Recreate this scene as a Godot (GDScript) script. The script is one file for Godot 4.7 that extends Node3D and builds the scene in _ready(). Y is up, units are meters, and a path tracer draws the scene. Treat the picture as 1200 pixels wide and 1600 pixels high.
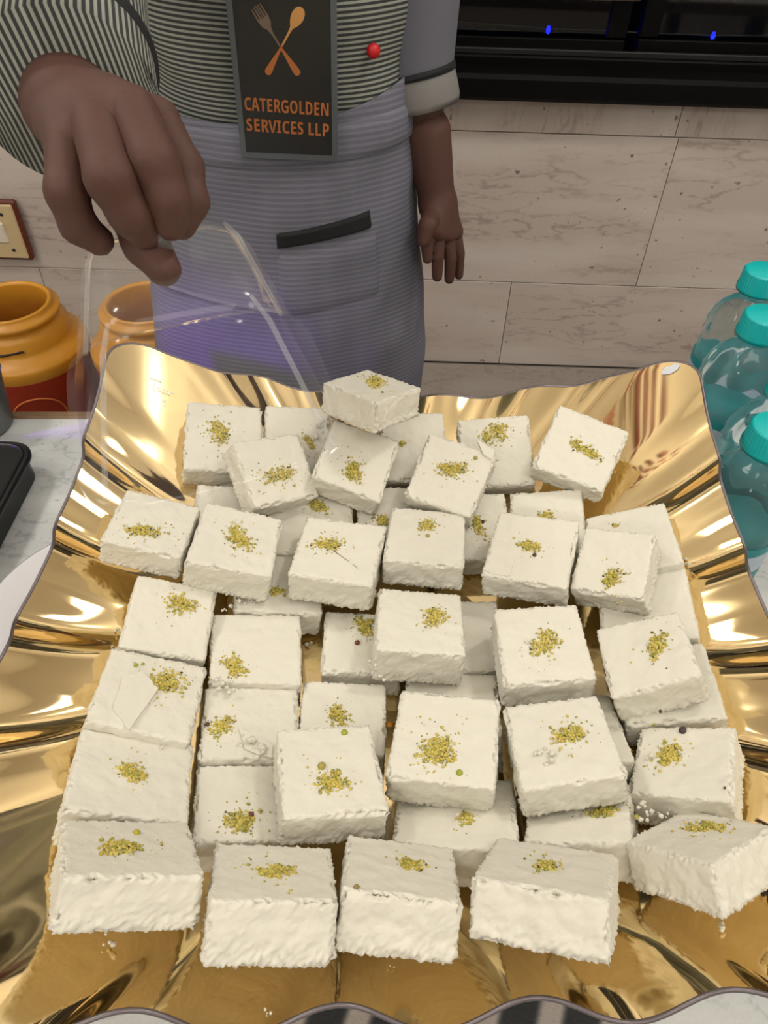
extends Node3D
# Milk sweets piled on a fluted golden tray, served at a marble-topped table; a caterer stands behind it.

const TABLE := 0.65          # table top height
const WALL := -1.756         # front of the marble wall
var mats := {}
var taken := {}

# ---------------------------------------------------------------- naming and tagging
func numbered(called: String) -> String:
	var n: int = taken.get(called, 0)
	taken[called] = n + 1
	return called if n == 0 else "%s_%03d" % [called, n]

func thing(called: String, label: String, category: String, at := Vector3.ZERO, group := "") -> Node3D:
	var o := Node3D.new()
	o.name = numbered(called)
	add_child(o, true)
	o.position = at
	tag(o, label, category, group)
	return o

func tag(o: Node, label: String, category: String, group := "") -> void:
	o.set_meta("label", label)
	o.set_meta("category", category)
	if group != "":
		o.set_meta("group", group)

func part(called: String, mesh: Mesh, m: Material, parent: Node = null, at := Vector3.ZERO, rot := Vector3.ZERO) -> MeshInstance3D:
	var o := MeshInstance3D.new()
	o.mesh = mesh
	o.material_override = m
	o.cast_shadow = GeometryInstance3D.SHADOW_CASTING_SETTING_ON
	o.name = numbered(called) if parent == null else called
	(self if parent == null else parent).add_child(o, true)
	o.position = at
	o.rotation = rot
	return o

func structure(called: String, mesh: Mesh, m: Material, at := Vector3.ZERO) -> MeshInstance3D:
	var o := part(called, mesh, m, null, at)
	o.set_meta("kind", "structure")
	return o

# ---------------------------------------------------------------- materials
func mat(key: String, c: Color, rough := 0.6, metal := 0.0) -> StandardMaterial3D:
	if mats.has(key):
		return mats[key]
	var m := StandardMaterial3D.new()
	m.resource_name = key
	m.albedo_color = c
	m.roughness = rough
	m.metallic = metal
	m.cull_mode = BaseMaterial3D.CULL_DISABLED
	mats[key] = m
	return m

func noise(freq: float, seed_: int, oct := 4) -> FastNoiseLite:
	var n := FastNoiseLite.new()
	n.seed = seed_
	n.noise_type = FastNoiseLite.TYPE_SIMPLEX_SMOOTH
	n.frequency = freq
	n.fractal_octaves = oct
	return n

# veined stone: long streaks along u, small dark pits
func stone_texture(w: int, h: int, seed_: int, base: Color, vein: Color, pale: Color, stretch: float, pit: float) -> ImageTexture:
	var im := Image.create(w, h, false, Image.FORMAT_RGB8)
	var a := noise(0.012, seed_, 5)
	var b := noise(0.035, seed_ + 7, 4)
	var c := noise(0.11, seed_ + 13, 2)
	for y in h:
		for x in w:
			var wob := a.get_noise_2d(x * 0.35, y * 0.35) * 11.0
			var s := a.get_noise_2d(x / stretch, y * 1.6 + wob)
			var f := b.get_noise_2d(x / stretch * 1.6, y * 1.9 + wob)
			var col := base.lerp(pale, clampf(s * 1.1 + 0.25, 0.0, 1.0))
			var v := clampf(1.0 - absf(f) * 9.0, 0.0, 1.0) * clampf(s * -1.4 + 0.35, 0.0, 1.0)
			col = col.lerp(vein, v * 0.55)
			var p := c.get_noise_2d(x * 0.45, y * 1.5)
			if p > 0.62 and f > 0.05:
				col = col.lerp(vein.darkened(0.45), clampf((p - 0.62) * 7.0, 0.0, 1.0) * pit)
			var g := c.get_noise_2d(x * 3.0, y * 5.0) * 0.02
			im.set_pixel(x, y, Color(col.r + g, col.g + g, col.b + g))
	return ImageTexture.create_from_image(im)

func stripe_texture(light: Color, dark: Color, share: float, grain: int) -> ImageTexture:
	var im := Image.create(64, 32, false, Image.FORMAT_RGB8)
	var n := noise(0.2, grain, 2)
	for y in 32:
		var t := absf(float(y) / 31.0 * 2.0 - 1.0)
		var k := smoothstep(share - 0.16, share + 0.16, t)
		for x in 64:
			var c := light.lerp(dark, k)
			var g := n.get_noise_2d(x * 4.0, y) * 0.05
			im.set_pixel(x, y, Color(c.r + g, c.g + g, c.b + g))
	return ImageTexture.create_from_image(im)

func grain_map(freq: float, strength: float, seed_: int) -> NoiseTexture2D:
	var t := NoiseTexture2D.new()
	t.width = 256
	t.height = 256
	t.seamless = true
	t.as_normal_map = true
	t.bump_strength = strength
	t.noise = noise(freq, seed_, 3)
	return t

# ---------------------------------------------------------------- mesh tools
# indexed triangles, front faces clockwise, with smooth normals
func build(v: PackedVector3Array, ix: PackedInt32Array, uv := PackedVector2Array(), col := PackedColorArray()) -> ArrayMesh:
	var n := PackedVector3Array()
	n.resize(v.size())
	for i in range(0, ix.size(), 3):
		var a := ix[i]
		var b := ix[i + 1]
		var c := ix[i + 2]
		var f := (v[c] - v[a]).cross(v[b] - v[a])
		n[a] += f
		n[b] += f
		n[c] += f
	for i in n.size():
		n[i] = n[i].normalized() if n[i].length_squared() > 1e-24 else Vector3.UP
	var arr := []
	arr.resize(Mesh.ARRAY_MAX)
	arr[Mesh.ARRAY_VERTEX] = v
	arr[Mesh.ARRAY_NORMAL] = n
	if uv.size() == v.size():
		arr[Mesh.ARRAY_TEX_UV] = uv
	if col.size() == v.size():
		arr[Mesh.ARRAY_COLOR] = col
	arr[Mesh.ARRAY_INDEX] = ix
	var m := ArrayMesh.new()
	m.add_surface_from_arrays(Mesh.PRIMITIVE_TRIANGLES, arr)
	return m

# rows of points joined into a skin; a wrapped row closes on itself
func skin(rows: Array, wrap := true, caps := true, uvs := [], flip := false) -> ArrayMesh:
	var v := PackedVector3Array()
	var uv := PackedVector2Array()
	var ix := PackedInt32Array()
	var w: int = rows[0].size()
	for r in rows.size():
		for i in w:
			v.append(rows[r][i])
			if uvs.size():
				uv.append(uvs[r][i])
	var last := w if wrap else w - 1
	for r in rows.size() - 1:
		for i in last:
			var j := (i + 1) % w
			quad(ix, r * w + i, r * w + j, (r + 1) * w + j, (r + 1) * w + i, flip)
	if caps and wrap:
		for e in [0, rows.size() - 1]:
			var mid := Vector3.ZERO
			var c := v.size()
			for i in w:
				mid += rows[e][i] / w
			for i in w:
				v.append(rows[e][i])
				if uvs.size():
					uv.append(uvs[e][i])
			v.append(mid)
			if uvs.size():
				uv.append(uvs[e][0])
			for i in w:
				var j := (i + 1) % w
				if (e == 0) != flip:
					ix.append_array([c + w, c + i, c + j])
				else:
					ix.append_array([c + w, c + j, c + i])
	return build(v, ix, uv)

func quad(ix: PackedInt32Array, a: int, b: int, c: int, d: int, flip := false) -> void:
	if flip:
		ix.append_array([a, b, c, a, c, d])
	else:
		ix.append_array([a, c, b, a, d, c])

# profile of (radius, height), turned round y
func lathe(prof: Array, seg := 48, at := Vector3.ZERO, dent := 0.0, lobes := 0) -> ArrayMesh:
	var rows := []
	for p in prof:
		var row := PackedVector3Array()
		for i in seg:
			var a := TAU * i / seg
			var r: float = p.x
			if lobes:
				r *= 1.0 + dent * (p.z if p is Vector3 else 0.0) * cos(a * lobes)
			row.append(at + Vector3(cos(a) * r, p.y, sin(a) * r))
		rows.append(row)
	return skin(rows, true, true, [], true)

# a bar of round section along points, with radii
func tube(pts: Array, radii: Array, seg := 12, up := Vector3(0.13, 0.2, 0.97), around := 1.0, along := 1.0) -> ArrayMesh:
	var rows := []
	var uvs := []
	var run := 0.0
	for k in pts.size():
		var d: Vector3 = (pts[mini(k + 1, pts.size() - 1)] - pts[maxi(k - 1, 0)]).normalized()
		var s := d.cross(up).normalized()
		var t := s.cross(d).normalized()
		if k:
			run += pts[k].distance_to(pts[k - 1])
		var row := PackedVector3Array()
		var ur := PackedVector2Array()
		for i in seg + 1:
			var a := TAU * i / seg
			row.append(pts[k] + (s * cos(a) + t * sin(a)) * radii[k])
			ur.append(Vector2(run * along, around * i / seg))
		rows.append(row)
		uvs.append(ur)
	return skin(rows, false, false, uvs, true)

func smooth_path(pts: Array, n: int) -> Array:
	var out := []
	for k in pts.size() - 1:
		var a = pts[maxi(k - 1, 0)]
		var b = pts[k]
		var c = pts[k + 1]
		var d = pts[mini(k + 2, pts.size() - 1)]
		for i in n:
			var t := float(i) / n
			out.append(0.5 * (2.0 * b + (c - a) * t + (2.0 * a - 5.0 * b + 4.0 * c - d) * t * t + (3.0 * b - a - 3.0 * c + d) * t * t * t))
	out.append(pts[-1])
	return out

# a box with chamfered edges, its base at y = 0 when grounded
func block(size: Vector3, r := 0.003, grounded := false, tile := 1.0, turn := false, shift := Vector2.ZERO) -> ArrayMesh:
	var st := SurfaceTool.new()
	st.begin(Mesh.PRIMITIVE_TRIANGLES)
	st.set_smooth_group(-1)
	var h := size * 0.5
	var off := Vector3(0, h.y, 0) if grounded else Vector3.ZERO
	r = minf(r, minf(h.x, minf(h.y, h.z)) * 0.8)
	var quads := []
	for ax in 3:
		for sg in [-1.0, 1.0]:
			var u := (ax + 1) % 3
			var w := (ax + 2) % 3
			var q := []
			for c in [[-1, -1], [1, -1], [1, 1], [-1, 1]]:
				var p := Vector3.ZERO
				p[ax] = sg * h[ax]
				p[u] = c[0] * (h[u] - r)
				p[w] = c[1] * (h[w] - r)
				q.append(p)
			quads.append(q)
			if sg > 0:
				for sb in [-1.0, 1.0]:
					for sa in [-1.0, 1.0]:
						var e := []
						for c in [[-1, 0], [1, 0], [1, 1], [-1, 1]]:
							var p := Vector3.ZERO
							p[w] = c[0] * (h[w] - r)
							p[ax] = sa * (h[ax] - (r if c[1] else 0.0))
							p[u] = sb * (h[u] - (0.0 if c[1] else r))
							e.append(p)
						quads.append(e)
	for a in [-1, 1]:
		for b in [-1, 1]:
			for c in [-1, 1]:
				var s := Vector3(a, b, c)
				tri(st, [Vector3(h.x, h.y - r, h.z - r) * s + off, Vector3(h.x - r, h.y, h.z - r) * s + off, Vector3(h.x - r, h.y - r, h.z) * s + off], off, tile, turn, shift)
	for q in quads:
		tri(st, [q[0] + off, q[1] + off, q[2] + off], off, tile, turn, shift)
		tri(st, [q[0] + off, q[2] + off, q[3] + off], off, tile, turn, shift)
	st.generate_normals()
	return st.commit()

func tri(st: SurfaceTool, p: Array, mid: Vector3, tile := 1.0, turn := false, shift := Vector2.ZERO) -> void:
	var f: Vector3 = (p[2] - p[0]).cross(p[1] - p[0])
	if f.dot((p[0] + p[1] + p[2]) / 3.0 - mid) < 0.0:
		p = [p[0], p[2], p[1]]
	var n := f.abs()
	for q in p:
		var uv := Vector2(q.x, -q.y) if n.z >= n.x and n.z >= n.y else (Vector2(q.x, q.z) if n.y >= n.x else Vector2(q.z, -q.y))
		if turn:
			uv = Vector2(uv.y, uv.x)
		st.set_uv(uv * tile + shift)
		st.add_vertex(q)

# flat outline with thickness, lying in its own xy plane, front at z = 0 .. deep
func plate(outline: PackedVector2Array, deep: float) -> ArrayMesh:
	var ix := Geometry2D.triangulate_polygon(outline)
	var st := SurfaceTool.new()
	st.begin(Mesh.PRIMITIVE_TRIANGLES)
	st.set_smooth_group(-1)
	for k in range(0, ix.size(), 3):
		for z in [0.0, deep]:
			var p := []
			for i in 3:
				p.append(Vector3(outline[ix[k + i]].x, outline[ix[k + i]].y, z))
			tri(st, p, p[0] + Vector3(0, 0, 1.0 if z == 0.0 else -1.0))
	var clock := Geometry2D.is_polygon_clockwise(outline)
	for k in outline.size():
		var a := outline[k]
		var b := outline[(k + 1) % outline.size()]
		var n := Vector3(b.y - a.y, a.x - b.x, 0) * (-1.0 if clock else 1.0)
		var m := Vector3((a.x + b.x) / 2.0, (a.y + b.y) / 2.0, deep / 2.0) - n
		tri(st, [Vector3(a.x, a.y, 0), Vector3(b.x, b.y, 0), Vector3(b.x, b.y, deep)], m)
		tri(st, [Vector3(a.x, a.y, 0), Vector3(b.x, b.y, deep), Vector3(a.x, a.y, deep)], m)
	st.generate_normals()
	return st.commit()

# smooth union of tapered capsules [a, ra, b, rb], meshed as surface nets
func nets(bones: Array, k: float, cell: float, v: PackedVector3Array, ix: PackedInt32Array) -> void:
	var lo := Vector3(1e9, 1e9, 1e9)
	var hi := -lo
	for b in bones:
		for e in [[b[0], b[1]], [b[2], b[3]]]:
			var q: Vector3 = e[0]
			var m: Vector3 = Vector3.ONE * (float(e[1]) + k + cell * 3.0)
			lo = lo.min(q - m)
			hi = hi.max(q + m)
	var nx := int((hi.x - lo.x) / cell) + 2
	var ny := int((hi.y - lo.y) / cell) + 2
	var nz := int((hi.z - lo.z) / cell) + 2
	var f := PackedFloat32Array()
	f.resize(nx * ny * nz)
	f.fill(1.0)
	for b in bones:
		var a: Vector3 = b[0]
		var ra: float = b[1]
		var c: Vector3 = b[2]
		var rb: float = b[3]
		var ba := c - a
		var l2 := maxf(ba.length_squared(), 1e-9)
		var m := maxf(ra, rb) + k + cell * 2.5
		var p0 := ((a.min(c) - Vector3.ONE * m - lo) / cell).floor()
		var p1 := ((a.max(c) + Vector3.ONE * m - lo) / cell).ceil()
		for z in range(maxi(int(p0.z), 0), mini(int(p1.z), nz - 1) + 1):
			for y in range(maxi(int(p0.y), 0), mini(int(p1.y), ny - 1) + 1):
				var at := (z * ny + y) * nx
				for x in range(maxi(int(p0.x), 0), mini(int(p1.x), nx - 1) + 1):
					var p := lo + Vector3(x, y, z) * cell
					var t := clampf((p - a).dot(ba) / l2, 0.0, 1.0)
					var d := p.distance_to(a + ba * t) - lerpf(ra, rb, t)
					var o := f[at + x]
					var h := maxf(k - absf(o - d), 0.0) / k
					f[at + x] = minf(o, d) - h * h * k * 0.25
	var id := {}
	for z in nz - 1:
		for y in ny - 1:
			var row := (z * ny + y) * nx
			for x in nx - 1:
				var g := row + x
				var s0 := f[g] < 0.0
				var same := true
				for o in [1, nx, nx + 1, nx * ny, nx * ny + 1, nx * ny + nx, nx * ny + nx + 1]:
					if (f[g + o] < 0.0) != s0:
						same = false
						break
				if same:
					continue
				var sum := Vector3.ZERO
				var cnt := 0
				for e in [[0, 0, 0, 0], [0, 1, 0, 0], [0, 0, 0, 1], [0, 1, 0, 1], [1, 0, 0, 0], [1, 1, 0, 0], [1, 0, 0, 1], [1, 1, 0, 1], [2, 0, 0, 0], [2, 1, 0, 0], [2, 0, 1, 0], [2, 1, 1, 0]]:
					var q := Vector3(e[1], e[2], e[3])
					if e[0] == 0:
						q = Vector3(0, e[1], e[3])
					elif e[0] == 1:
						q = Vector3(e[1], 0, e[3])
					var q2 := q
					q2[e[0]] = 1.0
					var va := f[g + int(q.x) + int(q.y) * nx + int(q.z) * nx * ny]
					var vb := f[g + int(q2.x) + int(q2.y) * nx + int(q2.z) * nx * ny]
					if (va < 0.0) != (vb < 0.0):
						sum += q.lerp(q2, va / (va - vb))
						cnt += 1
				id[g] = v.size()
				v.append(lo + (Vector3(x, y, z) + sum / cnt) * cell)
	var st := [1, nx, nx * ny]
	for g in id:
		var x: int = g % nx
		var y: int = (g / nx) % ny
		var z: int = g / (nx * ny)
		var pos := [x, y, z]
		for ax in 3:
			var u := (ax + 1) % 3
			var w := (ax + 2) % 3
			if pos[u] == 0 or pos[w] == 0:
				continue
			var s0 := f[g] < 0.0
			if s0 == (f[g + st[ax]] < 0.0):
				continue
			var c: int = g - st[u]
			var d: int = g - st[u] - st[w]
			var e: int = g - st[w]
			if id.has(c) and id.has(d) and id.has(e):
				quad(ix, id[g], id[c], id[d], id[e], not s0)

func blob(bones: Array, k: float, cell: float) -> ArrayMesh:
	var v := PackedVector3Array()
	var ix := PackedInt32Array()
	nets(bones, k, cell, v, ix)
	return build(v, ix)

func chain(pts: Array, radii: Array) -> Array:
	var out := []
	for i in pts.size() - 1:
		out.append([pts[i], radii[i], pts[i + 1], radii[i + 1]])
	return out

# ================================================================ the scene
func _ready() -> void:
	view_and_light()
	room()
	table()
	var tray := golden_tray()
	sweets()
	crumbs()
	hanging_flowers()
	caterer()
	clear_cover()
	jars()
	bottles()
	table_things()

func view_and_light() -> void:
	var cam := Camera3D.new()
	cam.name = "camera"
	cam.fov = rad_to_deg(2.0 * atan(800.0 / 1155.0))
	cam.near = 0.02
	cam.far = 60.0
	cam.position = Vector3(0, 1.2, 0)
	cam.rotation = Vector3(deg_to_rad(-46.0), 0, deg_to_rad(1.8))
	add_child(cam)
	cam.current = true
	var env := Environment.new()
	env.background_mode = Environment.BG_COLOR
	env.background_color = Color(0.012, 0.014, 0.022)
	env.background_energy_multiplier = 1.0
	env.tonemap_mode = Environment.TONE_MAPPER_LINEAR
	env.tonemap_exposure = 0.5
	env.sdfgi_enabled = true
	env.ssao_enabled = true
	env.ssil_enabled = true
	var we := WorldEnvironment.new()
	we.name = "world_environment"
	we.environment = env
	add_child(we)
	# ceiling panels (lamp and glowing face of one size) and downlights
	panel(Vector3(0.25, 2.78, 0.75), Vector2(1.2, 0.6), 1.2, Color(1.0, 0.985, 0.955), "square glowing ceiling panel above the serving table")
	panel(Vector3(-1.7, 2.78, 0.1), Vector2(0.6, 0.6), 1.9, Color(1.0, 0.985, 0.955), "square glowing ceiling panel above the orange jars")
	panel(Vector3(1.8, 2.78, -0.2), Vector2(0.6, 0.6), 1.9, Color(0.97, 0.96, 0.96), "square glowing ceiling panel above the water bottles")
	panel(Vector3(-0.9, 2.78, 2.3), Vector2(0.6, 0.6), 2.6, Color(1.0, 0.985, 0.955), "square glowing ceiling panel near the wall behind the camera")
	globe(Vector3(-1.15, 2.15, -0.75), "white glowing globe pendant nearest the orange jars")
	globe(Vector3(0.74, 2.2, -0.78), "white glowing globe pendant nearest the water bottles")
	globe(Vector3(-1.3, 2.15, 1.6), "white glowing globe pendant behind the camera on the left")
	globe(Vector3(1.4, 2.15, 1.6), "white glowing globe pendant behind the camera on the right")
	stage_lamp()

func panel(at: Vector3, size: Vector2, energy: float, c: Color, label: String) -> void:
	var o := thing("ceiling_light", label, "light", at)
	part("frame", block(Vector3(size.x + 0.06, 0.03, size.y + 0.06), 0.004), mat("white_paint", Color(0.86, 0.85, 0.83), 0.6), o)
	var glow := mat("panel_glow", Color(0.9, 0.9, 0.88), 0.5)
	glow.emission_enabled = true
	glow.emission = Color(1.0, 0.95, 0.88)
	glow.emission_energy_multiplier = 5.0
	part("diffuser", block(Vector3(size.x, 0.012, size.y), 0.002), glow, o, Vector3(0, -0.014, 0))
	var l := AreaLight3D.new()
	l.name = "lamp"
	l.area_size = size
	l.light_color = c
	l.light_energy = energy
	l.light_size = 0.3
	l.shadow_enabled = true
	l.area_range = 12.0
	l.position = at + Vector3(0, -0.03, 0)
	l.rotation = Vector3(-PI / 2, 0, 0)
	add_child(l, true)

func globe(at: Vector3, label: String) -> void:
	var o := thing("pendant_lamp", label, "lamp", at)
	part("cord", tube([Vector3(0, 0.09, 0), Vector3(0, 0.63, 0)], [0.004, 0.004], 8), mat("white_paint", Color(0.86, 0.85, 0.83), 0.6), o)
	part("holder", lathe([Vector2(0.03, 0.08), Vector2(0.034, 0.09), Vector2(0.02, 0.12), Vector2(0.005, 0.125)], 24), mats["white_paint"], o)
	var glow := mat("globe_glow", Color(0.95, 0.93, 0.88), 0.5)
	glow.emission_enabled = true
	glow.emission = Color(1.0, 0.95, 0.87)
	glow.emission_energy_multiplier = 9.0
	var prof := []
	for i in 17:
		var a := -PI / 2 + PI * i / 16.0
		prof.append(Vector2(maxf(cos(a) * 0.09, 0.0005), sin(a) * 0.09))
	part("globe", lathe(prof, 32), glow, o)
	var l := OmniLight3D.new()
	l.name = "lamp"
	l.omni_range = 12.0
	l.omni_attenuation = 2.0
	l.light_energy = 1.15
	l.light_color = Color(1.0, 0.985, 0.955)
	l.light_size = 0.088
	l.shadow_enabled = true
	l.position = at
	add_child(l, true)

func hanging_flowers() -> void:
	var at := Vector3(-0.72, 2.42, -0.78)
	var o := thing("flower_bunch", "hanging bunch of red, white and orange flowers mirrored in the tray's back right corner", "flowers", at)
	part("cord", tube([Vector3(0, 0.05, 0), Vector3(0, 0.38, 0)], [0.004, 0.004], 8), mats["white_paint"], o)
	var rng := RandomNumberGenerator.new()
	rng.seed = 88
	var tones := [Color(0.55, 0.03, 0.04), Color(0.80, 0.76, 0.66), Color(0.85, 0.38, 0.08)]
	var called := ["red_blossoms", "white_blossoms", "orange_blossoms"]
	for k in 3:
		var v := PackedVector3Array()
		var ix := PackedInt32Array()
		for i in [26, 18, 7][k]:
			var c := Vector3(rng.randfn() * 0.22, rng.randf_range(-0.1, 0.06), rng.randfn() * 0.1)
			if k == 2:
				c.x += 0.25
			var b := Basis.from_euler(Vector3(rng.randf() * TAU, rng.randf() * TAU, rng.randf() * TAU))
			for ring in 2:
				for p in 7:
					var a := TAU * (p + ring * 0.5) / 7.0
					var q := v.size()
					var r := 0.042 - ring * 0.016
					var d := Vector3(cos(a), 0, sin(a))
					var w := Vector3(-sin(a), 0, cos(a)) * 0.016
					v.append_array([c + b * (d * 0.006), c + b * (d * r * 0.65 + w + Vector3(0, 0.006 + ring * 0.012, 0)), c + b * (d * r + Vector3(0, 0.014 + ring * 0.016, 0)), c + b * (d * r * 0.65 - w + Vector3(0, 0.006 + ring * 0.012, 0))])
					ix.append_array([q, q + 1, q + 2, q, q + 2, q + 3])
		part(called[k], build(v, ix), mat(called[k], tones[k], 0.7), o).set_meta("kind", "stuff")

func stage_lamp() -> void:
	var at := Vector3(-1.9, 1.18, 0.1)
	var aim := Vector3(-0.18, 0.61, -0.80)
	var o := thing("stage_lamp", "small black party lamp with a purple lens on a thin stand", "light", at)
	o.look_at_from_position(at, aim)
	var black := mat("black_metal", Color(0.03, 0.03, 0.035), 0.4)
	part("housing", lathe([Vector2(0.03, -0.12), Vector2(0.055, -0.1), Vector2(0.062, 0.04), Vector2(0.062, 0.06)], 32), black, o, Vector3.ZERO, Vector3(-PI / 2, 0, 0))
	part("stand", block(Vector3(0.03, 1.12, 0.03), 0.002), black, o, Vector3(0, -0.56, 0.16), Vector3(0.28, 0, 0))
	var glow := mat("purple_glow", Color(0.5, 0.2, 0.9), 0.4)
	glow.emission_enabled = true
	glow.emission = Color(0.5, 0.16, 1.0)
	glow.emission_energy_multiplier = 6.0
	part("lens", lathe([Vector2(0.0005, 0.0), Vector2(0.05, 0.0), Vector2(0.05, 0.005), Vector2(0.0005, 0.008)], 32), glow, o, Vector3(0, 0, -0.06), Vector3(-PI / 2, 0, 0))
	var l := SpotLight3D.new()
	l.name = "lamp"
	l.light_color = Color(0.56, 0.16, 0.95)
	l.light_energy = 8.0
	l.spot_angle = 4.8
	l.spot_range = 12.0
	l.spot_attenuation = 2.0
	l.spot_angle_attenuation = 0.9
	l.light_size = 0.05
	l.shadow_enabled = true
	add_child(l, true)
	l.look_at_from_position(at.move_toward(aim, 0.09), aim)

# ---------------------------------------------------------------- room
func room() -> void:
	var plaster := mat("plaster", Color(0.90, 0.88, 0.855), 0.85)
	var grout := mat("grout", Color(0.56, 0.50, 0.45), 0.9)
	var wall_tex := stone_texture(1024, 512, 5, Color(0.715, 0.67, 0.635), Color(0.50, 0.44, 0.41), Color(0.78, 0.745, 0.715), 9.0, 0.8)
	var floor_st := structure("floor", block(Vector3(6.4, 0.1, 5.6), 0.0), mat("floor_bed", Color(0.4, 0.37, 0.34), 0.8), Vector3(0, -0.056, 0.7))
	var fm := mat("floor_stone", Color(0.86, 0.86, 0.86), 0.22)
	fm.albedo_texture = stone_texture(512, 512, 41, Color(0.66, 0.62, 0.58), Color(0.5, 0.46, 0.42), Color(0.7, 0.67, 0.63), 2.0, 0.3)
	for i in 8:
		for j in 3:
			part("floor_tile", block(Vector3(0.796, 0.012, 0.796), 0.002, false, 0.7, false, Vector2(i * 0.37, j * 0.21)), fm, floor_st, Vector3(-2.745 + 0.8 * i, 0.05, -2.05 + 0.8 * j))
	structure("ceiling", block(Vector3(6.4, 0.1, 5.6), 0.0), plaster, Vector3(0, 2.85, 0.7))
	structure("wall_left", block(Vector3(0.1, 2.9, 5.6), 0.0), plaster, Vector3(-3.15, 1.4, 0.7))
	structure("wall_right", block(Vector3(0.1, 2.9, 5.6), 0.0), plaster, Vector3(3.15, 1.4, 0.7))
	structure("wall_front", block(Vector3(6.4, 2.9, 0.1), 0.0), plaster, Vector3(0, 1.4, 3.45))
	# back wall: marble-clad dado under a dark window
	var back := structure("wall_back", block(Vector3(6.4, 0.69, 0.12), 0.0), grout, Vector3(0, 0.345, WALL - 0.072))
	structure("wall_back_header", block(Vector3(6.4, 0.85, 0.12), 0.0), plaster, Vector3(0, 2.375, WALL - 0.072))
	for s in [-1.0, 1.0]:
		structure("wall_back_pier", block(Vector3(0.9, 1.26, 0.12), 0.0), plaster, Vector3(2.75 * s, 1.32, WALL - 0.072))
	var wm := mat("wall_stone", Color(1, 1, 1), 0.42)
	wm.albedo_texture = wall_tex
	var rows := [[0.0, 0.246, 0.31], [0.249, 0.608, 0.63], [0.611, 0.69, 0.62]]
	for r in 3:
		var y0: float = rows[r][0]
		var y1: float = rows[r][1]
		for i in range(-5, 5):
			var x0: float = rows[r][2] + i * 0.61
			var depth: float = 0.014 + 0.0006 * ((i * 7 + r * 3) % 3)
			part("tile", block(Vector3(0.6086, y1 - y0 + 0.001, depth), 0.0008, false, 0.62, r == 2, Vector2(i * 0.317 + r * 0.43, r * 0.37 + i * 0.19)), wm, back, Vector3(x0 + 0.305, (y0 + y1) / 2.0 - 0.345, 0.065))
	# window: granite sill, dark frame, two sliding sashes with night behind
	var granite := mat("granite", Color(0.012, 0.013, 0.015), 0.55)
	granite.metallic_specular = 0.25
	var frame_m := mat("window_metal", Color(0.012, 0.010, 0.010), 0.45)
	frame_m.metallic_specular = 0.25
	var sill := part("window_1", block(Vector3(4.6, 0.05, 0.2), 0.008), granite, null, Vector3(0, 0.715, WALL - 0.035))
	sill.set_meta("kind", "structure")
	var rel := Vector3(0, -0.715, -(WALL - 0.035))
	part("frame", block(Vector3(4.6, 0.022, 0.09), 0.003), frame_m, sill, rel + Vector3(0, 0.746, WALL - 0.05))
	part("frame", block(Vector3(4.6, 0.05, 0.09), 0.003), frame_m, sill, rel + Vector3(0, 1.925, WALL - 0.05))
	part("track", block(Vector3(4.6, 0.012, 0.012), 0.002), mat("dull_aluminium", Color(0.16, 0.16, 0.16), 0.4, 0.6), sill, rel + Vector3(0, 0.762, WALL - 0.022))
	var pane := mat("window_glass", Color(0.06, 0.07, 0.09, 0.3), 0.04)
	pane.transparency = BaseMaterial3D.TRANSPARENCY_ALPHA
	for k in [[-1.3, -0.05], [-0.31, -0.035], [0.93, -0.05], [1.9, -0.035]]:
		var cx: float = k[0]
		var z: float = WALL + k[1]
		var wd := 0.9 if absf(cx) > 1.0 else (1.56 if cx < 0 else 0.86)
		part("sash_rail", block(Vector3(wd, 0.03, 0.022), 0.002), frame_m, sill, rel + Vector3(cx, 0.771, z))
		part("sash_rail", block(Vector3(wd, 0.045, 0.022), 0.002), frame_m, sill, rel + Vector3(cx, 1.88, z))
		for s in [-1, 1]:
			part("sash_stile", block(Vector3(0.04, 1.1, 0.022), 0.002), frame_m, sill, rel + Vector3(cx + s * (wd / 2 - 0.02), 1.34, z + 0.001))
		part("pane", block(Vector3(wd - 0.07, 1.09, 0.005), 0.0), pane, sill, rel + Vector3(cx, 1.34, z))
	part("blind_bar", block(Vector3(1.15, 0.02, 0.02), 0.004), mat("pale_bar", Color(0.42, 0.37, 0.3), 0.5), sill, rel + Vector3(-0.1, 0.872, WALL + 0.005))
	# outside in the night: a string of small blue lights
	var s := thing("string_light", "string of small blue lights glowing beyond the dark window panes", "string light", Vector3(0.56, 0.72, -2.1))
	part("cable", tube([Vector3(-1.6, 0.06, 0), Vector3(-0.2, 0.012, 0), Vector3(0.2, 0.008, 0), Vector3(1.6, 0.05, 0)], [0.003, 0.003, 0.003, 0.003], 6), mat("black_metal", Color.BLACK), s)
	for sx in [-1.6, 1.6]:
		part("post", block(Vector3(0.04, 0.9, 0.04), 0.003), mat("black_metal", Color.BLACK), s, Vector3(sx, -0.36, 0))
	var glow := mat("blue_glow", Color(0.1, 0.15, 1.0), 0.3)
	glow.emission_enabled = true
	glow.emission = Color(0.06, 0.12, 1.0)
	glow.emission_energy_multiplier = 9.0
	for b in [Vector3(-0.199, 0.012, 0.008), Vector3(0.201, 0.01, 0.008)]:
		part("bulb", lathe([Vector2(0.0005, -0.009), Vector2(0.004, -0.007), Vector2(0.0055, 0.0), Vector2(0.004, 0.007), Vector2(0.0005, 0.009)], 16), glow, s, b)
		var l := OmniLight3D.new()
		l.name = "lamp"
		l.light_color = Color(0.06, 0.12, 1.0)
		l.light_energy = 0.0015
		l.omni_range = 12.0
		l.omni_attenuation = 2.0
		l.light_size = 0.005
		l.shadow_enabled = true
		l.position = s.position + b
		add_child(l, true)
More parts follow.
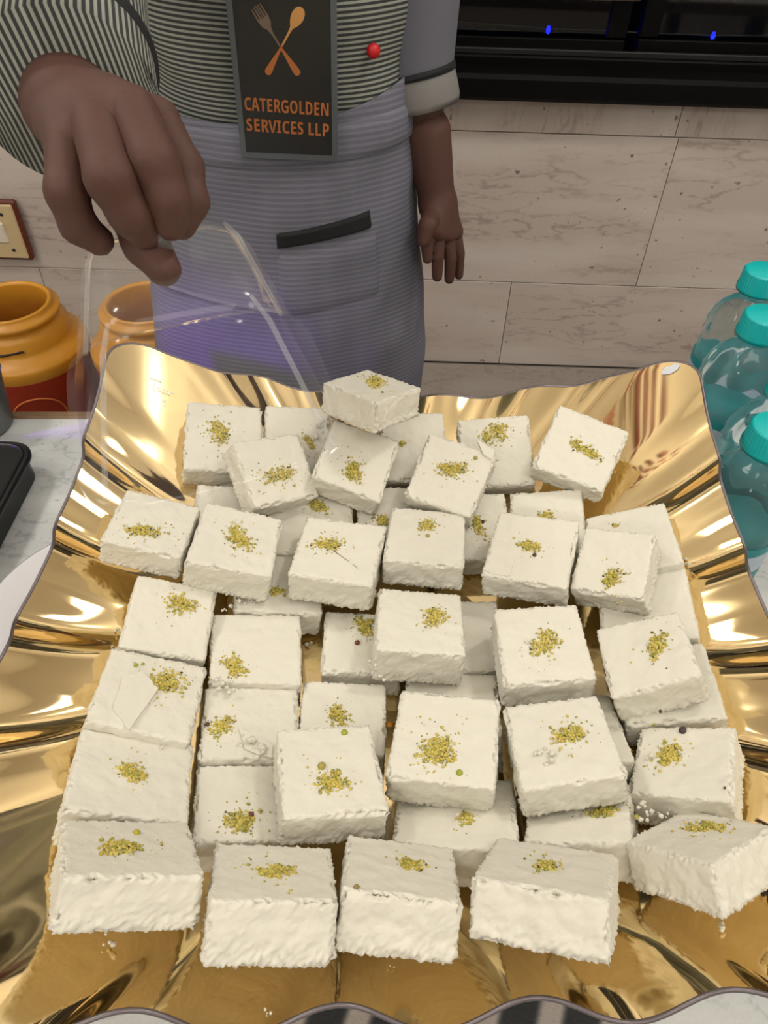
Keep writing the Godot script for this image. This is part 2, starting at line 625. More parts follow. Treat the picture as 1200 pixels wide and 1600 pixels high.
	# switch plate on the wall at the left
	var sw := thing("switch_plate", "cream electrical switch plate in a wooden frame on the marble wall", "switch", Vector3(-0.985, 0.355, WALL + 0.018))
	part("frame", block(Vector3(0.165, 0.15, 0.018), 0.004), mat("brown_wood", Color(0.36, 0.15, 0.07), 0.4), sw)
	part("plate", block(Vector3(0.15, 0.135, 0.012), 0.003), mat("cream_plastic", Color(0.74, 0.66, 0.5), 0.35), sw, Vector3(0, 0, 0.008))
	for dx in [-0.035, 0.025]:
		part("switch", block(Vector3(0.032, 0.055, 0.012), 0.004), mat("white_plastic", Color(0.85, 0.82, 0.76), 0.3), sw, Vector3(dx, 0.0, 0.014), Vector3(0.12, 0, 0))
		for dy in [-0.045, 0.045]:
			part("screw", lathe([Vector2(0.0005, 0.0), Vector2(0.004, 0.0), Vector2(0.004, 0.002), Vector2(0.0005, 0.003)], 12), mat("black_metal", Color.BLACK), sw, Vector3(dx + 0.02, dy, 0.014), Vector3(PI / 2, 0, 0))

# ---------------------------------------------------------------- table
func table() -> void:
	var t := thing("serving_table", "long serving table with a veined grey marble top and wooden edge", "table", Vector3(0, 0, -0.1072))
	t.rotation.y = 0.05
	var top := mat("table_marble", Color(1, 1, 1), 0.18)
	top.albedo_texture = stone_texture(1024, 512, 77, Color(0.70, 0.71, 0.71), Color(0.42, 0.44, 0.45), Color(0.80, 0.81, 0.80), 4.0, 0.35)
	part("table_top", block(Vector3(2.6, 0.03, 1.1545), 0.002, false, 1.1, false, Vector2(0.13, 0.4)), top, t, Vector3(0, TABLE - 0.015, 0))
	var wood := mat("edge_wood", Color(0.46, 0.36, 0.25), 0.5)
	for s in [-1.0, 1.0]:
		part("edge_strip", block(Vector3(2.64, 0.034, 0.014), 0.003), wood, t, Vector3(0, TABLE - 0.0165, s * (1.1545 / 2 + 0.007)))
		for q in [-1.0, 1.0]:
			part("leg", block(Vector3(0.05, TABLE - 0.03, 0.05), 0.004), mat("black_metal", Color.BLACK), t, Vector3(s * 1.22, (TABLE - 0.03) / 2.0, q * (1.1545 / 2 - 0.05)))

func table_things() -> void:
	var china := mat("white_china", Color(0.86, 0.86, 0.88), 0.12)
	var p := thing("dinner_plate", "round white china plate half hidden under the tray's left rim", "plate", Vector3(-0.239, TABLE, -0.378))
	part("plate_body", lathe([Vector2(0.0005, 0.003), Vector2(0.06, 0.003), Vector2(0.062, 0.0), Vector2(0.07, 0.002), Vector2(0.078, 0.008), Vector2(0.108, 0.016), Vector2(0.1105, 0.0178), Vector2(0.108, 0.0188), Vector2(0.08, 0.0115), Vector2(0.07, 0.006), Vector2(0.0005, 0.005)], 96), china, p)
	var black := mat("black_plastic", Color(0.022, 0.026, 0.03), 0.35)
	var c := thing("black_box", "black plastic box with rounded corners and a raised lid rim, at the table's left", "box", Vector3(-0.476, TABLE, -0.49))
	part("box_body", round_box(Vector3(0.21, 0.028, 0.18), 0.022, 0.0), black, c)
	part("lid", round_box(Vector3(0.22, 0.007, 0.19), 0.026, 0.028), black, c)
	part("lid_rim", rounded_ring(Vector3(0.205, 0.004, 0.175), 0.02, 0.0345), black, c)
	var g := thing("steel_cup", "grey metal cup standing behind the black box at the picture's left edge", "cup", Vector3(-0.462, TABLE, -0.648))
	part("cup_body", lathe([Vector2(0.03, 0.0), Vector2(0.034, 0.003), Vector2(0.0395, 0.055), Vector2(0.042, 0.068), Vector2(0.043, 0.07), Vector2(0.041, 0.0695), Vector2(0.037, 0.055), Vector2(0.031, 0.005), Vector2(0.0005, 0.004)], 48), mat("steel", Color(0.42, 0.43, 0.42), 0.35, 0.7), g)
	var cloth := mat("striped_mat", Color(1, 1, 1), 0.7)
	cloth.albedo_texture = stripe_texture(Color(0.60, 0.57, 0.55), Color(0.10, 0.115, 0.13), 0.42, 21)
	var m := part("striped_napkin", block(Vector3(0.2, 0.003, 0.2), 0.001, true, 27.0, true), cloth, null, Vector3(0.045, TABLE, -0.07), Vector3(0, -0.35, 0))
	tag(m, "dark napkin with pale stripes lying flat under the tray's front edge", "napkin")

func rounded_outline(w: float, d: float, r: float) -> PackedVector2Array:
	var o := PackedVector2Array()
	for k in 4:
		var c := Vector2((w / 2 - r) * (1 if k in [0, 3] else -1), (d / 2 - r) * (1 if k < 2 else -1))
		for i in 9:
			o.append(c + Vector2.from_angle(k * PI / 2 + i * PI / 16) * r)
	return o

func round_box(size: Vector3, r: float, y0: float) -> ArrayMesh:
	var rows := []
	for q in [[0.0, 0.002], [0.002, 0.0], [size.y - 0.002, 0.0], [size.y, 0.002]]:
		var row := PackedVector3Array()
		for p in rounded_outline(size.x - 2 * q[1], size.z - 2 * q[1], r):
			row.append(Vector3(p.x, y0 + q[0], p.y))
		rows.append(row)
	return skin(rows, true, true, [], true)

func rounded_ring(size: Vector3, r: float, y0: float) -> ArrayMesh:
	var pts := []
	var rr := []
	for p in rounded_outline(size.x, size.z, r):
		pts.append(Vector3(p.x, y0, p.y))
		rr.append(0.0022)
	pts.append(pts[0])
	rr.append(0.0022)
	return tube(pts, rr, 8, Vector3(0.03, 1, 0.02))


# ---------------------------------------------------------------- golden tray
# the dished height of the tray, in its own axes
func dish(x: float, z: float) -> float:
	var dx := x - 0.012
	var dz := z + 0.045
	var over := maxf(0.0, z - 0.09)
	var b := 1.15 * (dx * dx + dz * dz) + 2.2 * over * over
	var side := maxf(0.0, absf(dx) - 0.168)
	return b / sqrt(1.0 + (b / 0.2) * (b / 0.2)) + 4.0 * side * side

func dish_normal(x: float, z: float) -> Vector3:
	var e := 0.001
	return Vector3(dish(x - e, z) - dish(x + e, z), 2.0 * e, dish(x, z - e) - dish(x, z + e)).normalized()

# outline point and flute height for a place along the rim, s in 0..1
func rim(s: float) -> Array:
	var lo := Vector2(-0.215, -0.236)
	var hi := Vector2(0.238, 0.203)
	var r := 0.03
	var w := hi.x - lo.x - 2 * r
	var d := hi.y - lo.y - 2 * r
	var arc := PI / 2 * r
	var total := 2 * (w + d) + 4 * arc
	var q := s * total
	var sides := [[Vector2(lo.x + r, lo.y), Vector2(1, 0), w], [Vector2(hi.x, lo.y + r), Vector2(0, 1), d], [Vector2(hi.x - r, hi.y), Vector2(-1, 0), w], [Vector2(lo.x, hi.y - r), Vector2(0, -1), d]]
	for k in 4:
		var a: Vector2 = sides[k][0]
		var dir: Vector2 = sides[k][1]
		var l: float = sides[k][2]
		if q <= l:
			var near := minf(q, l - q)
			var p := a + dir * q
			var env := smoothstep(0.0, 0.075, near)
			var f := 0.0
			if k == 0:
				f = cos((p.x - 0.045) / 0.0765 * TAU) * 0.0055
			elif k == 2:
				f = cos((p.x + 0.012) / 0.0815 * TAU) * 0.0085
			else:
				var ph := (p.y + 0.128) / 0.0745 * TAU
				f = (sin(ph) + 0.28 * sin(2.0 * ph + 0.6)) * 0.0058
			if k == 2:
				p.y -= 0.06 * p.x * smoothstep(0.0, 0.05, near)
			return [p, f * env]
		q -= l
		if q <= arc:
			var nrm := Vector2(dir.y, -dir.x)
			var c := a + dir * l - nrm * r
			var ang := q / r
			return [c + nrm * r * cos(ang) + dir * r * sin(ang), 0.0]
		q -= arc
	return [sides[0][0], 0.0]

func tray_point(o: Vector2, flute: float, t: float, under: float) -> Vector3:
	var p := Vector2(0.012, -0.045).lerp(o, t)
	var n := dish_normal(p.x, p.y)
	var ramp := smoothstep(0.6, 1.05, t) if o.y < 0.17 else smoothstep(0.78, 1.05, t)
	return Vector3(p.x, dish(p.x, p.y), p.y) + n * (flute * ramp - under)

func golden_tray() -> Node3D:
	var o := thing("serving_tray", "square mirror-gold serving tray with a fluted wavy rim, heaped with white sweets", "tray", Vector3(0, 0.762, -0.27))
	o.rotation = Vector3(deg_to_rad(4.0), 0, 0)
	var gold := mat("gold", Color(0.95, 0.85, 0.64), 0.07, 1.0)
	var ns := 768
	var nt := 40
	var v := PackedVector3Array()
	var ix := PackedInt32Array()
	var per := []
	for i in ns:
		per.append(rim(float(i) / ns))
	for side in 2:
		for k in nt:
			var t := 0.04 + 0.96 * k / (nt - 1)
			for i in ns:
				v.append(tray_point(per[i][0], per[i][1], t, 0.0012 * side))
	for side in 2:
		var b := side * ns * nt
		for k in nt - 1:
			for i in ns:
				var j := (i + 1) % ns
				quad(ix, b + k * ns + i, b + k * ns + j, b + (k + 1) * ns + j, b + (k + 1) * ns + i, side == 1)
		var c := v.size()
		v.append(Vector3(0.012, -0.0012 * side, -0.045))
		for i in ns:
			var j := (i + 1) % ns
			if side == 0:
				ix.append_array([c, b + i, b + j])
			else:
				ix.append_array([c, b + j, b + i])
	part("dish", build(v, ix), gold, o)
	var edge := []
	for i in ns / 2 + 1:
		var e = per[(i * 2) % ns]
		edge.append(tray_point(e[0], e[1], 1.0, 0.0006))
	var er := []
	er.resize(edge.size())
	er.fill(0.0011)
	part("rim_edge", tube(edge, er, 8, Vector3(0.05, 1.0, 0.03)), mat("rim_grey", Color(0.42, 0.39, 0.40), 0.35, 0.6), o)
	# the low foot that lifts the tray off the table
	part("foot", lathe([Vector2(0.105, -0.1142), Vector2(0.108, -0.109), Vector2(0.075, -0.085), Vector2(0.06, -0.04), Vector2(0.075, -0.006), Vector2(0.085, 0.0045)], 64), gold, o, Vector3(0.012, 0, -0.045), Vector3(deg_to_rad(-4.0), 0, 0))
	# a scuffed white chip at one corner and a pale scrawl on the rim
	var chip := PackedVector3Array()
	var cix := PackedInt32Array()
	var ring := [[0.0, 1.0], [0.6, 0.75], [0.95, 0.2], [0.8, -0.5], [0.35, -0.9], [0.1, -0.55], [-0.45, -1.0], [-0.8, -0.35], [-0.95, 0.3], [-0.5, 0.7]]
	var cc := Vector2(0.2215, -0.2255)
	for q in [[0.0, 0.0]] + ring:
		var p := cc + Vector2(q[0] * 0.0065, q[1] * 0.004)
		chip.append(Vector3(p.x, dish(p.x, p.y), p.y) + dish_normal(p.x, p.y) * 0.0007)
	for i in ring.size():
		cix.append_array([0, 1 + i, 1 + (i + 1) % ring.size()])
	part("torn_patch", build(chip, cix), mat("torn_white", Color(0.78, 0.79, 0.82), 0.7), o)
	var lines := [[[-7, 3], [-1, 3.4]], [[-4, 3.2], [-4.6, -2.5], [-3.8, -3]], [[-1.6, 0.2], [-2.6, -1.4], [-1.4, -2], [-0.8, -0.4], [-0.4, -2]], [[1.6, 0], [0.6, -0.4], [1.7, -1.4], [0.7, -2]], [[2.6, -0.2], [3.6, 0], [3.3, -1.8], [2.4, -1.6], [2.6, -0.2]], [[4.6, 0], [4.7, -2]], [[4.6, -0.6], [6, 0.2], [8, 0]], [[2.2, -6], [3.4, -5.6], [2.4, -7.6], [3.6, -8.4]]]
	var scr := SurfaceTool.new()
	scr.begin(Mesh.PRIMITIVE_TRIANGLES)
	for ln in lines:
		var pts := []
		var rr := []
		for q in ln:
			var p := Vector2(-0.178, -0.205) + Vector2(q[0] * 0.0012, -q[1] * 0.0016)
			pts.append(Vector3(p.x, dish(p.x, p.y), p.y) + dish_normal(p.x, p.y) * 0.0003)
			rr.append(0.0006)
		scr.append_from(tube(pts, rr, 6, Vector3(0.1, 1, 0.2)), 0, Transform3D())
	part("scrawl_mark", scr.commit(), mat("scrawl", Color(0.97, 0.95, 0.88), 0.9), o)
	return o

# ---------------------------------------------------------------- sweets
# a crumbly square-cut block, base at y = 0
func sweet_mesh(w: float, t: float, d: float, seed_: int, rough: float) -> ArrayMesh:
	var nx := 50
	var nz := 50
	var ny := 21
	var coarse := noise(75.0, seed_, 2)
	var mid := noise(330.0, seed_ + 1, 2)
	var fine := noise(760.0, seed_ + 2, 2)
	var rng := RandomNumberGenerator.new()
	rng.seed = seed_ * 77 + 5
	var corner := []
	for i in 4:
		corner.append(Vector2(rng.randf_range(-1, 1), rng.randf_range(-1, 1)) * 0.0014)
	var r := 0.0019
	var h := Vector3(w, t, d) * 0.5
	var v := PackedVector3Array()
	var ix := PackedInt32Array()
	var id := {}
	var dims := Vector3i(nx, ny, nz)
	for ax in 3:
		var u := (ax + 1) % 3
		var q := (ax + 2) % 3
		for side in 2:
			var grid := PackedInt32Array()
			for a in dims[u] + 1:
				for b in dims[q] + 1:
					var l := Vector3i.ZERO
					l[ax] = dims[ax] * side
					l[u] = a
					l[q] = b
					var key := l.x + l.y * 64 + l.z * 4096
					if not id.has(key):
						id[key] = v.size()
						var f := Vector3(float(l.x) / nx, float(l.y) / ny, float(l.z) / nz) * 2.0 - Vector3.ONE
						var p := f * h
						var inner := p.clamp(-h + Vector3.ONE * r, h - Vector3.ONE * r)
						var n := (p - inner).normalized()
						p = inner + n * r
						# uneven cut: corners drawn in or out
						var bx := f.x * 0.5 + 0.5
						var bz := f.z * 0.5 + 0.5
						var sh: Vector2 = corner[0].lerp(corner[1], bx).lerp(corner[2].lerp(corner[3], bx), bz)
						p.x += sh.x
						p.z += sh.y
						var wall := 1.0 - absf(n.y)
						var low := smoothstep(0.2, -1.0, f.y)
						var c := coarse.get_noise_3dv(p)
						var m := mid.get_noise_3dv(p)
						var g := fine.get_noise_3dv(p)
						var push := c * (0.0003 + 0.0008 * wall) + m * (0.00008 + 0.00028 * wall * rough) + g * (0.00002 + 0.0001 * wall * rough)
						push += low * low * wall * (0.0006 + m * 0.0010 * rough + g * 0.0011 * rough)
						# nibbled edges
						var edge := (1.0 if absf(f.x) > 0.93 else 0.0) + (1.0 if absf(f.y) > 0.9 else 0.0) + (1.0 if absf(f.z) > 0.93 else 0.0)
						if edge >= 2.0:
							push += g * 0.0009 * rough - maxf(0.0, c * 1.2 + m * 0.8 - 0.22) * 0.0042 * rough
						p += n * push
						p.y += (c * 0.0003 if f.y > 0.5 else 0.0)
						v.append(p + Vector3(0, h.y, 0))
					grid.append(id[key])
			var m1 := dims[q] + 1
			for a in dims[u]:
				for b in dims[q]:
					quad(ix, grid[a * m1 + b], grid[(a + 1) * m1 + b], grid[(a + 1) * m1 + b + 1], grid[a * m1 + b + 1], side == 0)
	return build(v, ix)

# a dab of ground pistachio: many small angular grains in one mesh
func garnish_mesh(at: Vector2, top: float, rad: Vector2, turn: float, count: int, dark: float, seed_: int) -> ArrayMesh:
	var rng := RandomNumberGenerator.new()
	rng.seed = seed_ * 31 + 3
	var v := PackedVector3Array()
	var ix := PackedInt32Array()
	var col := PackedColorArray()
	var lobes := []
	for i in 3:
		lobes.append(Vector2(rng.randf_range(-0.55, 0.55), rng.randf_range(-0.55, 0.55)))
	for i in count:
		var stray := i > count * 0.9
		var p: Vector2 = lobes[i % 3] + Vector2(rng.randfn(0, 0.36), rng.randfn(0, 0.36))
		if stray:
			p = Vector2(rng.randf_range(-2.0, 2.0), rng.randf_range(-1.8, 1.8))
		p = (p * rad).rotated(turn) + at
		var s := rng.randf_range(0.00045, 0.0014) * (0.6 if stray else 1.0)
		var isdark := rng.randf() < dark * (2.5 if stray else 1.0)
		var c := Color(0.44, 0.34, 0.05).lerp(Color(0.60, 0.50, 0.14), rng.randf())
		if rng.randf() < 0.22:
			c = Color(0.30, 0.29, 0.05)
		if isdark:
			c = Color(0.07, 0.045, 0.02).lerp(Color(0.12, 0.1, 0.03), rng.randf())
			s *= 0.75
		var b := Basis.from_euler(Vector3(rng.randf() * TAU, rng.randf() * TAU, rng.randf() * TAU))
		var mid := Vector3(p.x, top + s * rng.randf_range(-0.3, 0.45), p.y)
		var k := v.size()
		for q in [Vector3(1, 0, 0), Vector3(-1, 0, 0), Vector3(0, 1, 0), Vector3(0, -1, 0), Vector3(0, 0, 1), Vector3(0, 0, -1)]:
			v.append(mid + b * (q * s * rng.randf_range(0.7, 1.25)))
			col.append(c)
		for f in [[0, 2, 4], [2, 1, 4], [1, 3, 4], [3, 0, 4], [2, 0, 5], [1, 2, 5], [3, 1, 5], [0, 3, 5]]:
			ix.append_array([k + f[0], k + f[2], k + f[1]])
	return build(v, ix, PackedVector2Array(), col)

var count := 0

func sweet(at: Vector3, turn: Vector3, size: Vector3, dab: Vector2, dab_size: Vector2, label: String, rough := 1.0, dark := 0.07) -> Node3D:
	count += 1
	var o := thing("milk_sweet", label, "sweet", at, "square milk sweets heaped on the golden tray")
	o.rotation = turn
	var m := mat("milk_curd", Color(0.81, 0.795, 0.74), 0.8)
	if m.normal_texture == null:
		m.normal_enabled = true
		m.normal_texture = grain_map(0.045, 6.0, 9)
		m.normal_scale = 0.14
		m.uv1_triplanar = true
		m.uv1_scale = Vector3(28, 28, 28)
	part("sweet_block", sweet_mesh(size.x, size.y, size.z, count * 13 + 1, rough), m, o)
	if dab_size.x > 0.0:
		var gm := mat("pistachio", Color(1, 1, 1), 0.7)
		gm.vertex_color_use_as_albedo = true
		var n := int(40.0 + dab_size.x * dab_size.y * 3.6e6)
		var g := part("pistachio_garnish", garnish_mesh(dab, size.y, dab_size, count * 1.3, n, dark, count), gm, o)
		g.set_meta("kind", "stuff")
		g.set_meta("label", "green ground pistachio")
	return o

# single grains and seeds, thin scratches and lifted flakes on a piece
func grain(o: Node3D, at: Vector2, top: float, s: float, c: Color) -> void:
	var prof := []
	for i in 9:
		var a := -PI / 2 + PI * i / 8.0
		prof.append(Vector2(maxf(cos(a), 0.05) * s * (1.0 + 0.15 * sin(i * 2.1)), sin(a) * s * 0.8))
	part("loose_grain", lathe(prof, 10), mat("grain_%02x%02x%02x" % [c.r8, c.g8, c.b8], c, 0.6), o, Vector3(at.x, top + s * 0.35, at.y), Vector3(0.4, at.x * 90.0, 0.3))

func scratch(o: Node3D, a: Vector2, b: Vector2, top: float) -> void:
	var pts := []
	var rr := []
	for i in 7:
		var t := i / 6.0
		var p := a.lerp(b, t)
		pts.append(Vector3(p.x, top + 0.0001, p.y + sin(t * 6.0) * 0.0003))
		rr.append(0.0005 * (1.0 - 0.7 * t))
	part("scratch", tube(pts, rr, 6, Vector3(0.1, 1, 0.1)), mat("scratch_olive", Color(0.42, 0.36, 0.18), 0.8), o)

func flake(o: Node3D, outline: Array, top: float, thick: float) -> void:
	var poly := PackedVector2Array()
	for i in outline.size():
		var a: Vector2 = outline[i]
		var b: Vector2 = outline[(i + 1) % outline.size()]
		for k in 5:
			var p := a.lerp(b, k / 5.0)
			poly.append(Vector2(p.x + sin(p.y * 4100.0) * 0.0004, -p.y + sin(p.x * 3900.0) * 0.0004))
	part("broken_flake", plate(poly, thick), mats["milk_curd"], o, Vector3(0, top - 0.0006, 0), Vector3(-PI / 2 + 0.03, 0, 0.02))

func sweets() -> void:
	var x: Node3D
	x = sweet(Vector3(-0.1277, 0.8141, -0.4322), Vector3(0.3463, 0.0897, -0.1888), Vector3(0.0581, 0.0240, 0.0578), Vector2(-0.0022, -0.0051), Vector2(0.0112, 0.0094), "white milk sweet lying against the bare gold rim at the pile's back left corner", 1.15, 0.13)
	x = sweet(Vector3(-0.0697, 0.8060, -0.4460), Vector3(0.4921, 0.0165, -0.0193), Vector3(0.0501, 0.0240, 0.0546), Vector2(0.0091, 0.0013), Vector2(0.0041, 0.0089), "half-hidden white milk sweet at the back edge, just left of the topmost piece", 0.90, 0.07)
	x = sweet(Vector3(0.0180, 0.8016, -0.4489), Vector3(0.5307, 0.1097, -0.0747), Vector3(0.0515, 0.0240, 0.0561), Vector2(-0.0087, -0.0028), Vector2(0.0021, 0.0022), "plain white milk sweet lying directly beneath the topmost piece, its right half bare", 0.90, 0.07)
	grain(x, Vector2(-0.0067, -0.0028), 0.0240, 0.0008, Color("8f9a2a"))
	x = sweet(Vector3(0.0871, 0.8062, -0.4398), Vector3(0.4660, 0.0652, 0.1331), Vector3(0.0547, 0.0210, 0.0573), Vector2(0.0007, -0.0128), Vector2(0.0094, 0.0090), "white milk sweet leaning on the back rim, next to the faintly smeared corner piece", 1.15, 0.07)
	x = sweet(Vector3(0.1454, 0.8280, -0.4206), Vector3(0.4023, -0.4827, -0.0924), Vector3(0.0544, 0.0200, 0.0549), Vector2(0.0037, -0.0001), Vector2(0.0118, 0.0050), "white milk sweet at the back right corner with only a faint pale pistachio smear", 1.15, 0.07)
	x = sweet(Vector3(-0.0880, 0.8219, -0.3927), Vector3(0.5114, 0.4203, -0.3321), Vector3(0.0531, 0.0220, 0.0522), Vector2(-0.0008, 0.0030), Vector2(0.0072, 0.0108), "twisted upper white milk sweet showing its left side, overlapping the back left corner piece", 1.15, 0.13)
	x = sweet(Vector3(-0.0267, 0.8168, -0.4104), Vector3(0.2723, -0.2548, -0.2894), Vector3(0.0521, 0.0237, 0.0537), Vector2(-0.0005, 0.0083), Vector2(0.0078, 0.0095), "upper white milk sweet directly below the topmost piece, its round pistachio dab centred", 1.15, 0.07)
	x = sweet(Vector3(0.0482, 0.8164, -0.3990), Vector3(0.3705, -0.3809, -0.1045), Vector3(0.0516, 0.0210, 0.0538), Vector2(-0.0014, -0.0031), Vector2(0.0063, 0.0108), "upper white milk sweet with a chipped right corner and one stray pistachio grain", 1.15, 0.07)
	grain(x, Vector2(0.0122, -0.0189), 0.0210, 0.0014, Color("9a8f45"))
	flake(x, [Vector2(0.0090, -0.0323), Vector2(0.0233, -0.0294), Vector2(0.0244, -0.0203), Vector2(0.0176, -0.0232)], 0.0210, 0.0014)
	x = sweet(Vector3(-0.0129, 0.8574, -0.4300), Vector3(-0.2811, -0.6624, 0.1350), Vector3(0.0506, 0.0230, 0.0517), Vector2(-0.0004, -0.0048), Vector2(0.0064, 0.0126), "topmost white milk sweet at the back of the heap, turned cornerwise against the apron", 1.15, 0.07)
	x = sweet(Vector3(-0.0559, 0.7833, -0.3729), Vector3(0.1869, 0.0779, -0.0751), Vector3(0.0629, 0.0240, 0.0585), Vector2(0.0036, -0.0132), Vector2(0.0099, 0.0054), "bottom-layer white milk sweet in shadow behind the piece whose dab has a long scratch", 0.90, 0.07)
	x = sweet(Vector3(-0.1182, 0.7921, -0.3679), Vector3(0.2426, 0.0936, -0.2338), Vector3(0.0455, 0.0240, 0.0531), Vector2(-0.0113, -0.0025), Vector2(0.0000, 0.0000), "plain sliver of bottom-layer white milk sweet under the twisted piece near the back left", 0.90, 0.07)
	x = sweet(Vector3(0.0076, 0.7785, -0.3834), Vector3(0.2462, 0.0400, 0.0004), Vector3(0.0525, 0.0240, 0.0566), Vector2(-0.0091, 0.0010), Vector2(0.0065, 0.0051), "bottom-layer white milk sweet behind the square central piece, dark crack on its left", 0.90, 0.13)
	x = sweet(Vector3(0.0675, 0.7807, -0.3765), Vector3(0.2442, 0.0053, 0.0865), Vector3(0.0526, 0.0240, 0.0580), Vector2(0.0029, -0.0002), Vector2(0.0108, 0.0051), "bottom-layer white milk sweet right of the square central piece, pistachio dab with a purple fleck", 0.90, 0.13)
	grain(x, Vector2(0.0073, -0.0034), 0.0240, 0.0013, Color("3b2230"))
	x = sweet(Vector3(0.1233, 0.7913, -0.3728), Vector3(0.2355, -0.0439, 0.2447), Vector3(0.0531, 0.0240, 0.0557), Vector2(-0.0006, -0.0044), Vector2(0.0068, 0.0056), "white milk sweet behind the broken-edged piece right of centre, small loose green dab", 0.90, 0.07)
	x = sweet(Vector3(0.1789, 0.8029, -0.3440), Vector3(0.0437, -0.0236, 0.3695), Vector3(0.0568, 0.0240, 0.0557), Vector2(-0.0079, -0.0151), Vector2(0.0024, 0.0018), "white milk sweet heading the right edge column, its back corner touching the rim", 0.90, 0.07)
	x = sweet(Vector3(0.1771, 0.7971, -0.2912), Vector3(0.0170, -0.0898, 0.3036), Vector3(0.0566, 0.0240, 0.0554), Vector2(0.0144, -0.0011), Vector2(0.0000, 0.0000), "plain strip of white milk sweet in the middle of the right-hand edge column", 0.90, 0.07)
	x = sweet(Vector3(0.1749, 0.7985, -0.2321), Vector3(-0.0736, -0.0534, 0.2386), Vector3(0.0532, 0.0240, 0.0553), Vector2(0.0221, 0.0085), Vector2(0.0000, 0.0000), "plain white milk sweet under the big slanted piece on the right, beside the gold rim", 1.15, 0.07)
	x = sweet(Vector3(-0.1555, 0.8223, -0.3278), Vector3(-0.0580, -0.0728, -0.2338), Vector3(0.0509, 0.0210, 0.0512), Vector2(-0.0013, 0.0103), Vector2(0.0056, 0.0130), "tilted white milk sweet at the left rim with a long dark pistachio streak", 1.15, 0.13)
	x = sweet(Vector3(-0.1021, 0.8099, -0.3226), Vector3(-0.0430, -0.0403, -0.2272), Vector3(0.0547, 0.0257, 0.0551), Vector2(0.0018, -0.0008), Vector2(0.0071, 0.0108), "upper white milk sweet with a thick pale front face standing over a dark gap", 1.15, 0.07)
	x = sweet(Vector3(-0.0309, 0.8001, -0.3251), Vector3(-0.0762, -0.1090, -0.0301), Vector3(0.0569, 0.0245, 0.0574), Vector2(-0.0068, -0.0027), Vector2(0.0068, 0.0091), "upper white milk sweet with a thin scratch running from its pistachio dab", 1.15, 0.13)
	scratch(x, Vector2(-0.0029, 0.0022), Vector2(0.0157, 0.0155), 0.0245)
	x = sweet(Vector3(0.0299, 0.8006, -0.3405), Vector3(-0.0749, -0.0852, 0.0227), Vector3(0.0530, 0.0232, 0.0543), Vector2(0.0025, -0.0111), Vector2(0.0075, 0.0056), "square upper white milk sweet at the heap's middle with one green grain below its dab", 1.15, 0.13)
	grain(x, Vector2(0.0010, 0.0009), 0.0232, 0.0014, Color("9a8f45"))
	x = sweet(Vector3(0.1024, 0.8090, -0.3285), Vector3(0.1124, -0.2757, 0.1599), Vector3(0.0557, 0.0221, 0.0557), Vector2(0.0001, -0.0001), Vector2(0.0067, 0.0056), "upper white milk sweet with a broken front edge and a dark grain below its dab", 1.15, 0.07)
	grain(x, Vector2(0.0036, 0.0052), 0.0221, 0.0013, Color("4a3326"))
	flake(x, [Vector2(-0.0285, 0.0218), Vector2(-0.0197, 0.0148), Vector2(-0.0092, 0.0161), Vector2(-0.0092, 0.0244), Vector2(-0.0210, 0.0246)], 0.0221, 0.0016)
	x = sweet(Vector3(0.1578, 0.8185, -0.3139), Vector3(0.2925, -0.3055, 0.3850), Vector3(0.0466, 0.0229, 0.0479), Vector2(0.0030, 0.0136), Vector2(0.0081, 0.0059), "upper white milk sweet with a brownish-yellow dab and smooth yellowish front, near the rim", 1.15, 0.07)
	x = sweet(Vector3(-0.1393, 0.7982, -0.2709), Vector3(0.0409, 0.0340, -0.3432), Vector3(0.0530, 0.0240, 0.0547), Vector2(0.0046, -0.0086), Vector2(0.0081, 0.0086), "flat white milk sweet heading the left edge column, dab surrounded by scattered specks", 0.90, 0.07)
	x = sweet(Vector3(-0.1366, 0.8034, -0.2081), Vector3(-0.2234, 0.0708, -0.3502), Vector3(0.0551, 0.0240, 0.0559), Vector2(0.0060, -0.0116), Vector2(0.0086, 0.0106), "cracked white milk sweet with a broken flake beside its dab, on the left edge", 0.90, 0.07)
	grain(x, Vector2(-0.0123, -0.0179), 0.0240, 0.0014, Color("8f9a2a"))
	grain(x, Vector2(-0.0087, -0.0200), 0.0240, 0.0010, Color("9a8f45"))
	flake(x, [Vector2(-0.0063, 0.0280), Vector2(0.0033, -0.0029), Vector2(-0.0076, -0.0132), Vector2(-0.0173, -0.0053), Vector2(-0.0169, 0.0162)], 0.0240, 0.0026)
	x = sweet(Vector3(-0.1308, 0.8135, -0.1535), Vector3(-0.3544, 0.2097, -0.3826), Vector3(0.0575, 0.0240, 0.0550), Vector2(0.0015, -0.0025), Vector2(0.0062, 0.0085), "white milk sweet with a compact round dab, third down the left edge column", 0.90, 0.07)
	x = sweet(Vector3(-0.1088, 0.8491, -0.1006), Vector3(-0.7387, 0.5245, -0.5117), Vector3(0.0571, 0.0223, 0.0576), Vector2(-0.0022, 0.0027), Vector2(0.0087, 0.0083), "front left corner white milk sweet, large crumbly front face and a smeared dab", 1.35, 0.07)
	grain(x, Vector2(0.0027, -0.0124), 0.0223, 0.0016, Color("a8a02a"))
	x = sweet(Vector3(-0.0744, 0.7768, -0.3153), Vector3(0.0039, 0.1134, -0.1510), Vector3(0.0602, 0.0240, 0.0532), Vector2(-0.0004, 0.0067), Vector2(0.0041, 0.0075), "buried bottom-layer white milk sweet in a gap, crumbly edge over the amber hollow", 0.90, 0.07)
	x = sweet(Vector3(-0.0802, 0.7800, -0.2584), Vector3(-0.0989, 0.1162, -0.1156), Vector3(0.0569, 0.0240, 0.0552), Vector2(-0.0133, 0.0149), Vector2(0.0082, 0.0073), "flat white milk sweet left of the amber hollow, dab near its front edge", 0.90, 0.07)
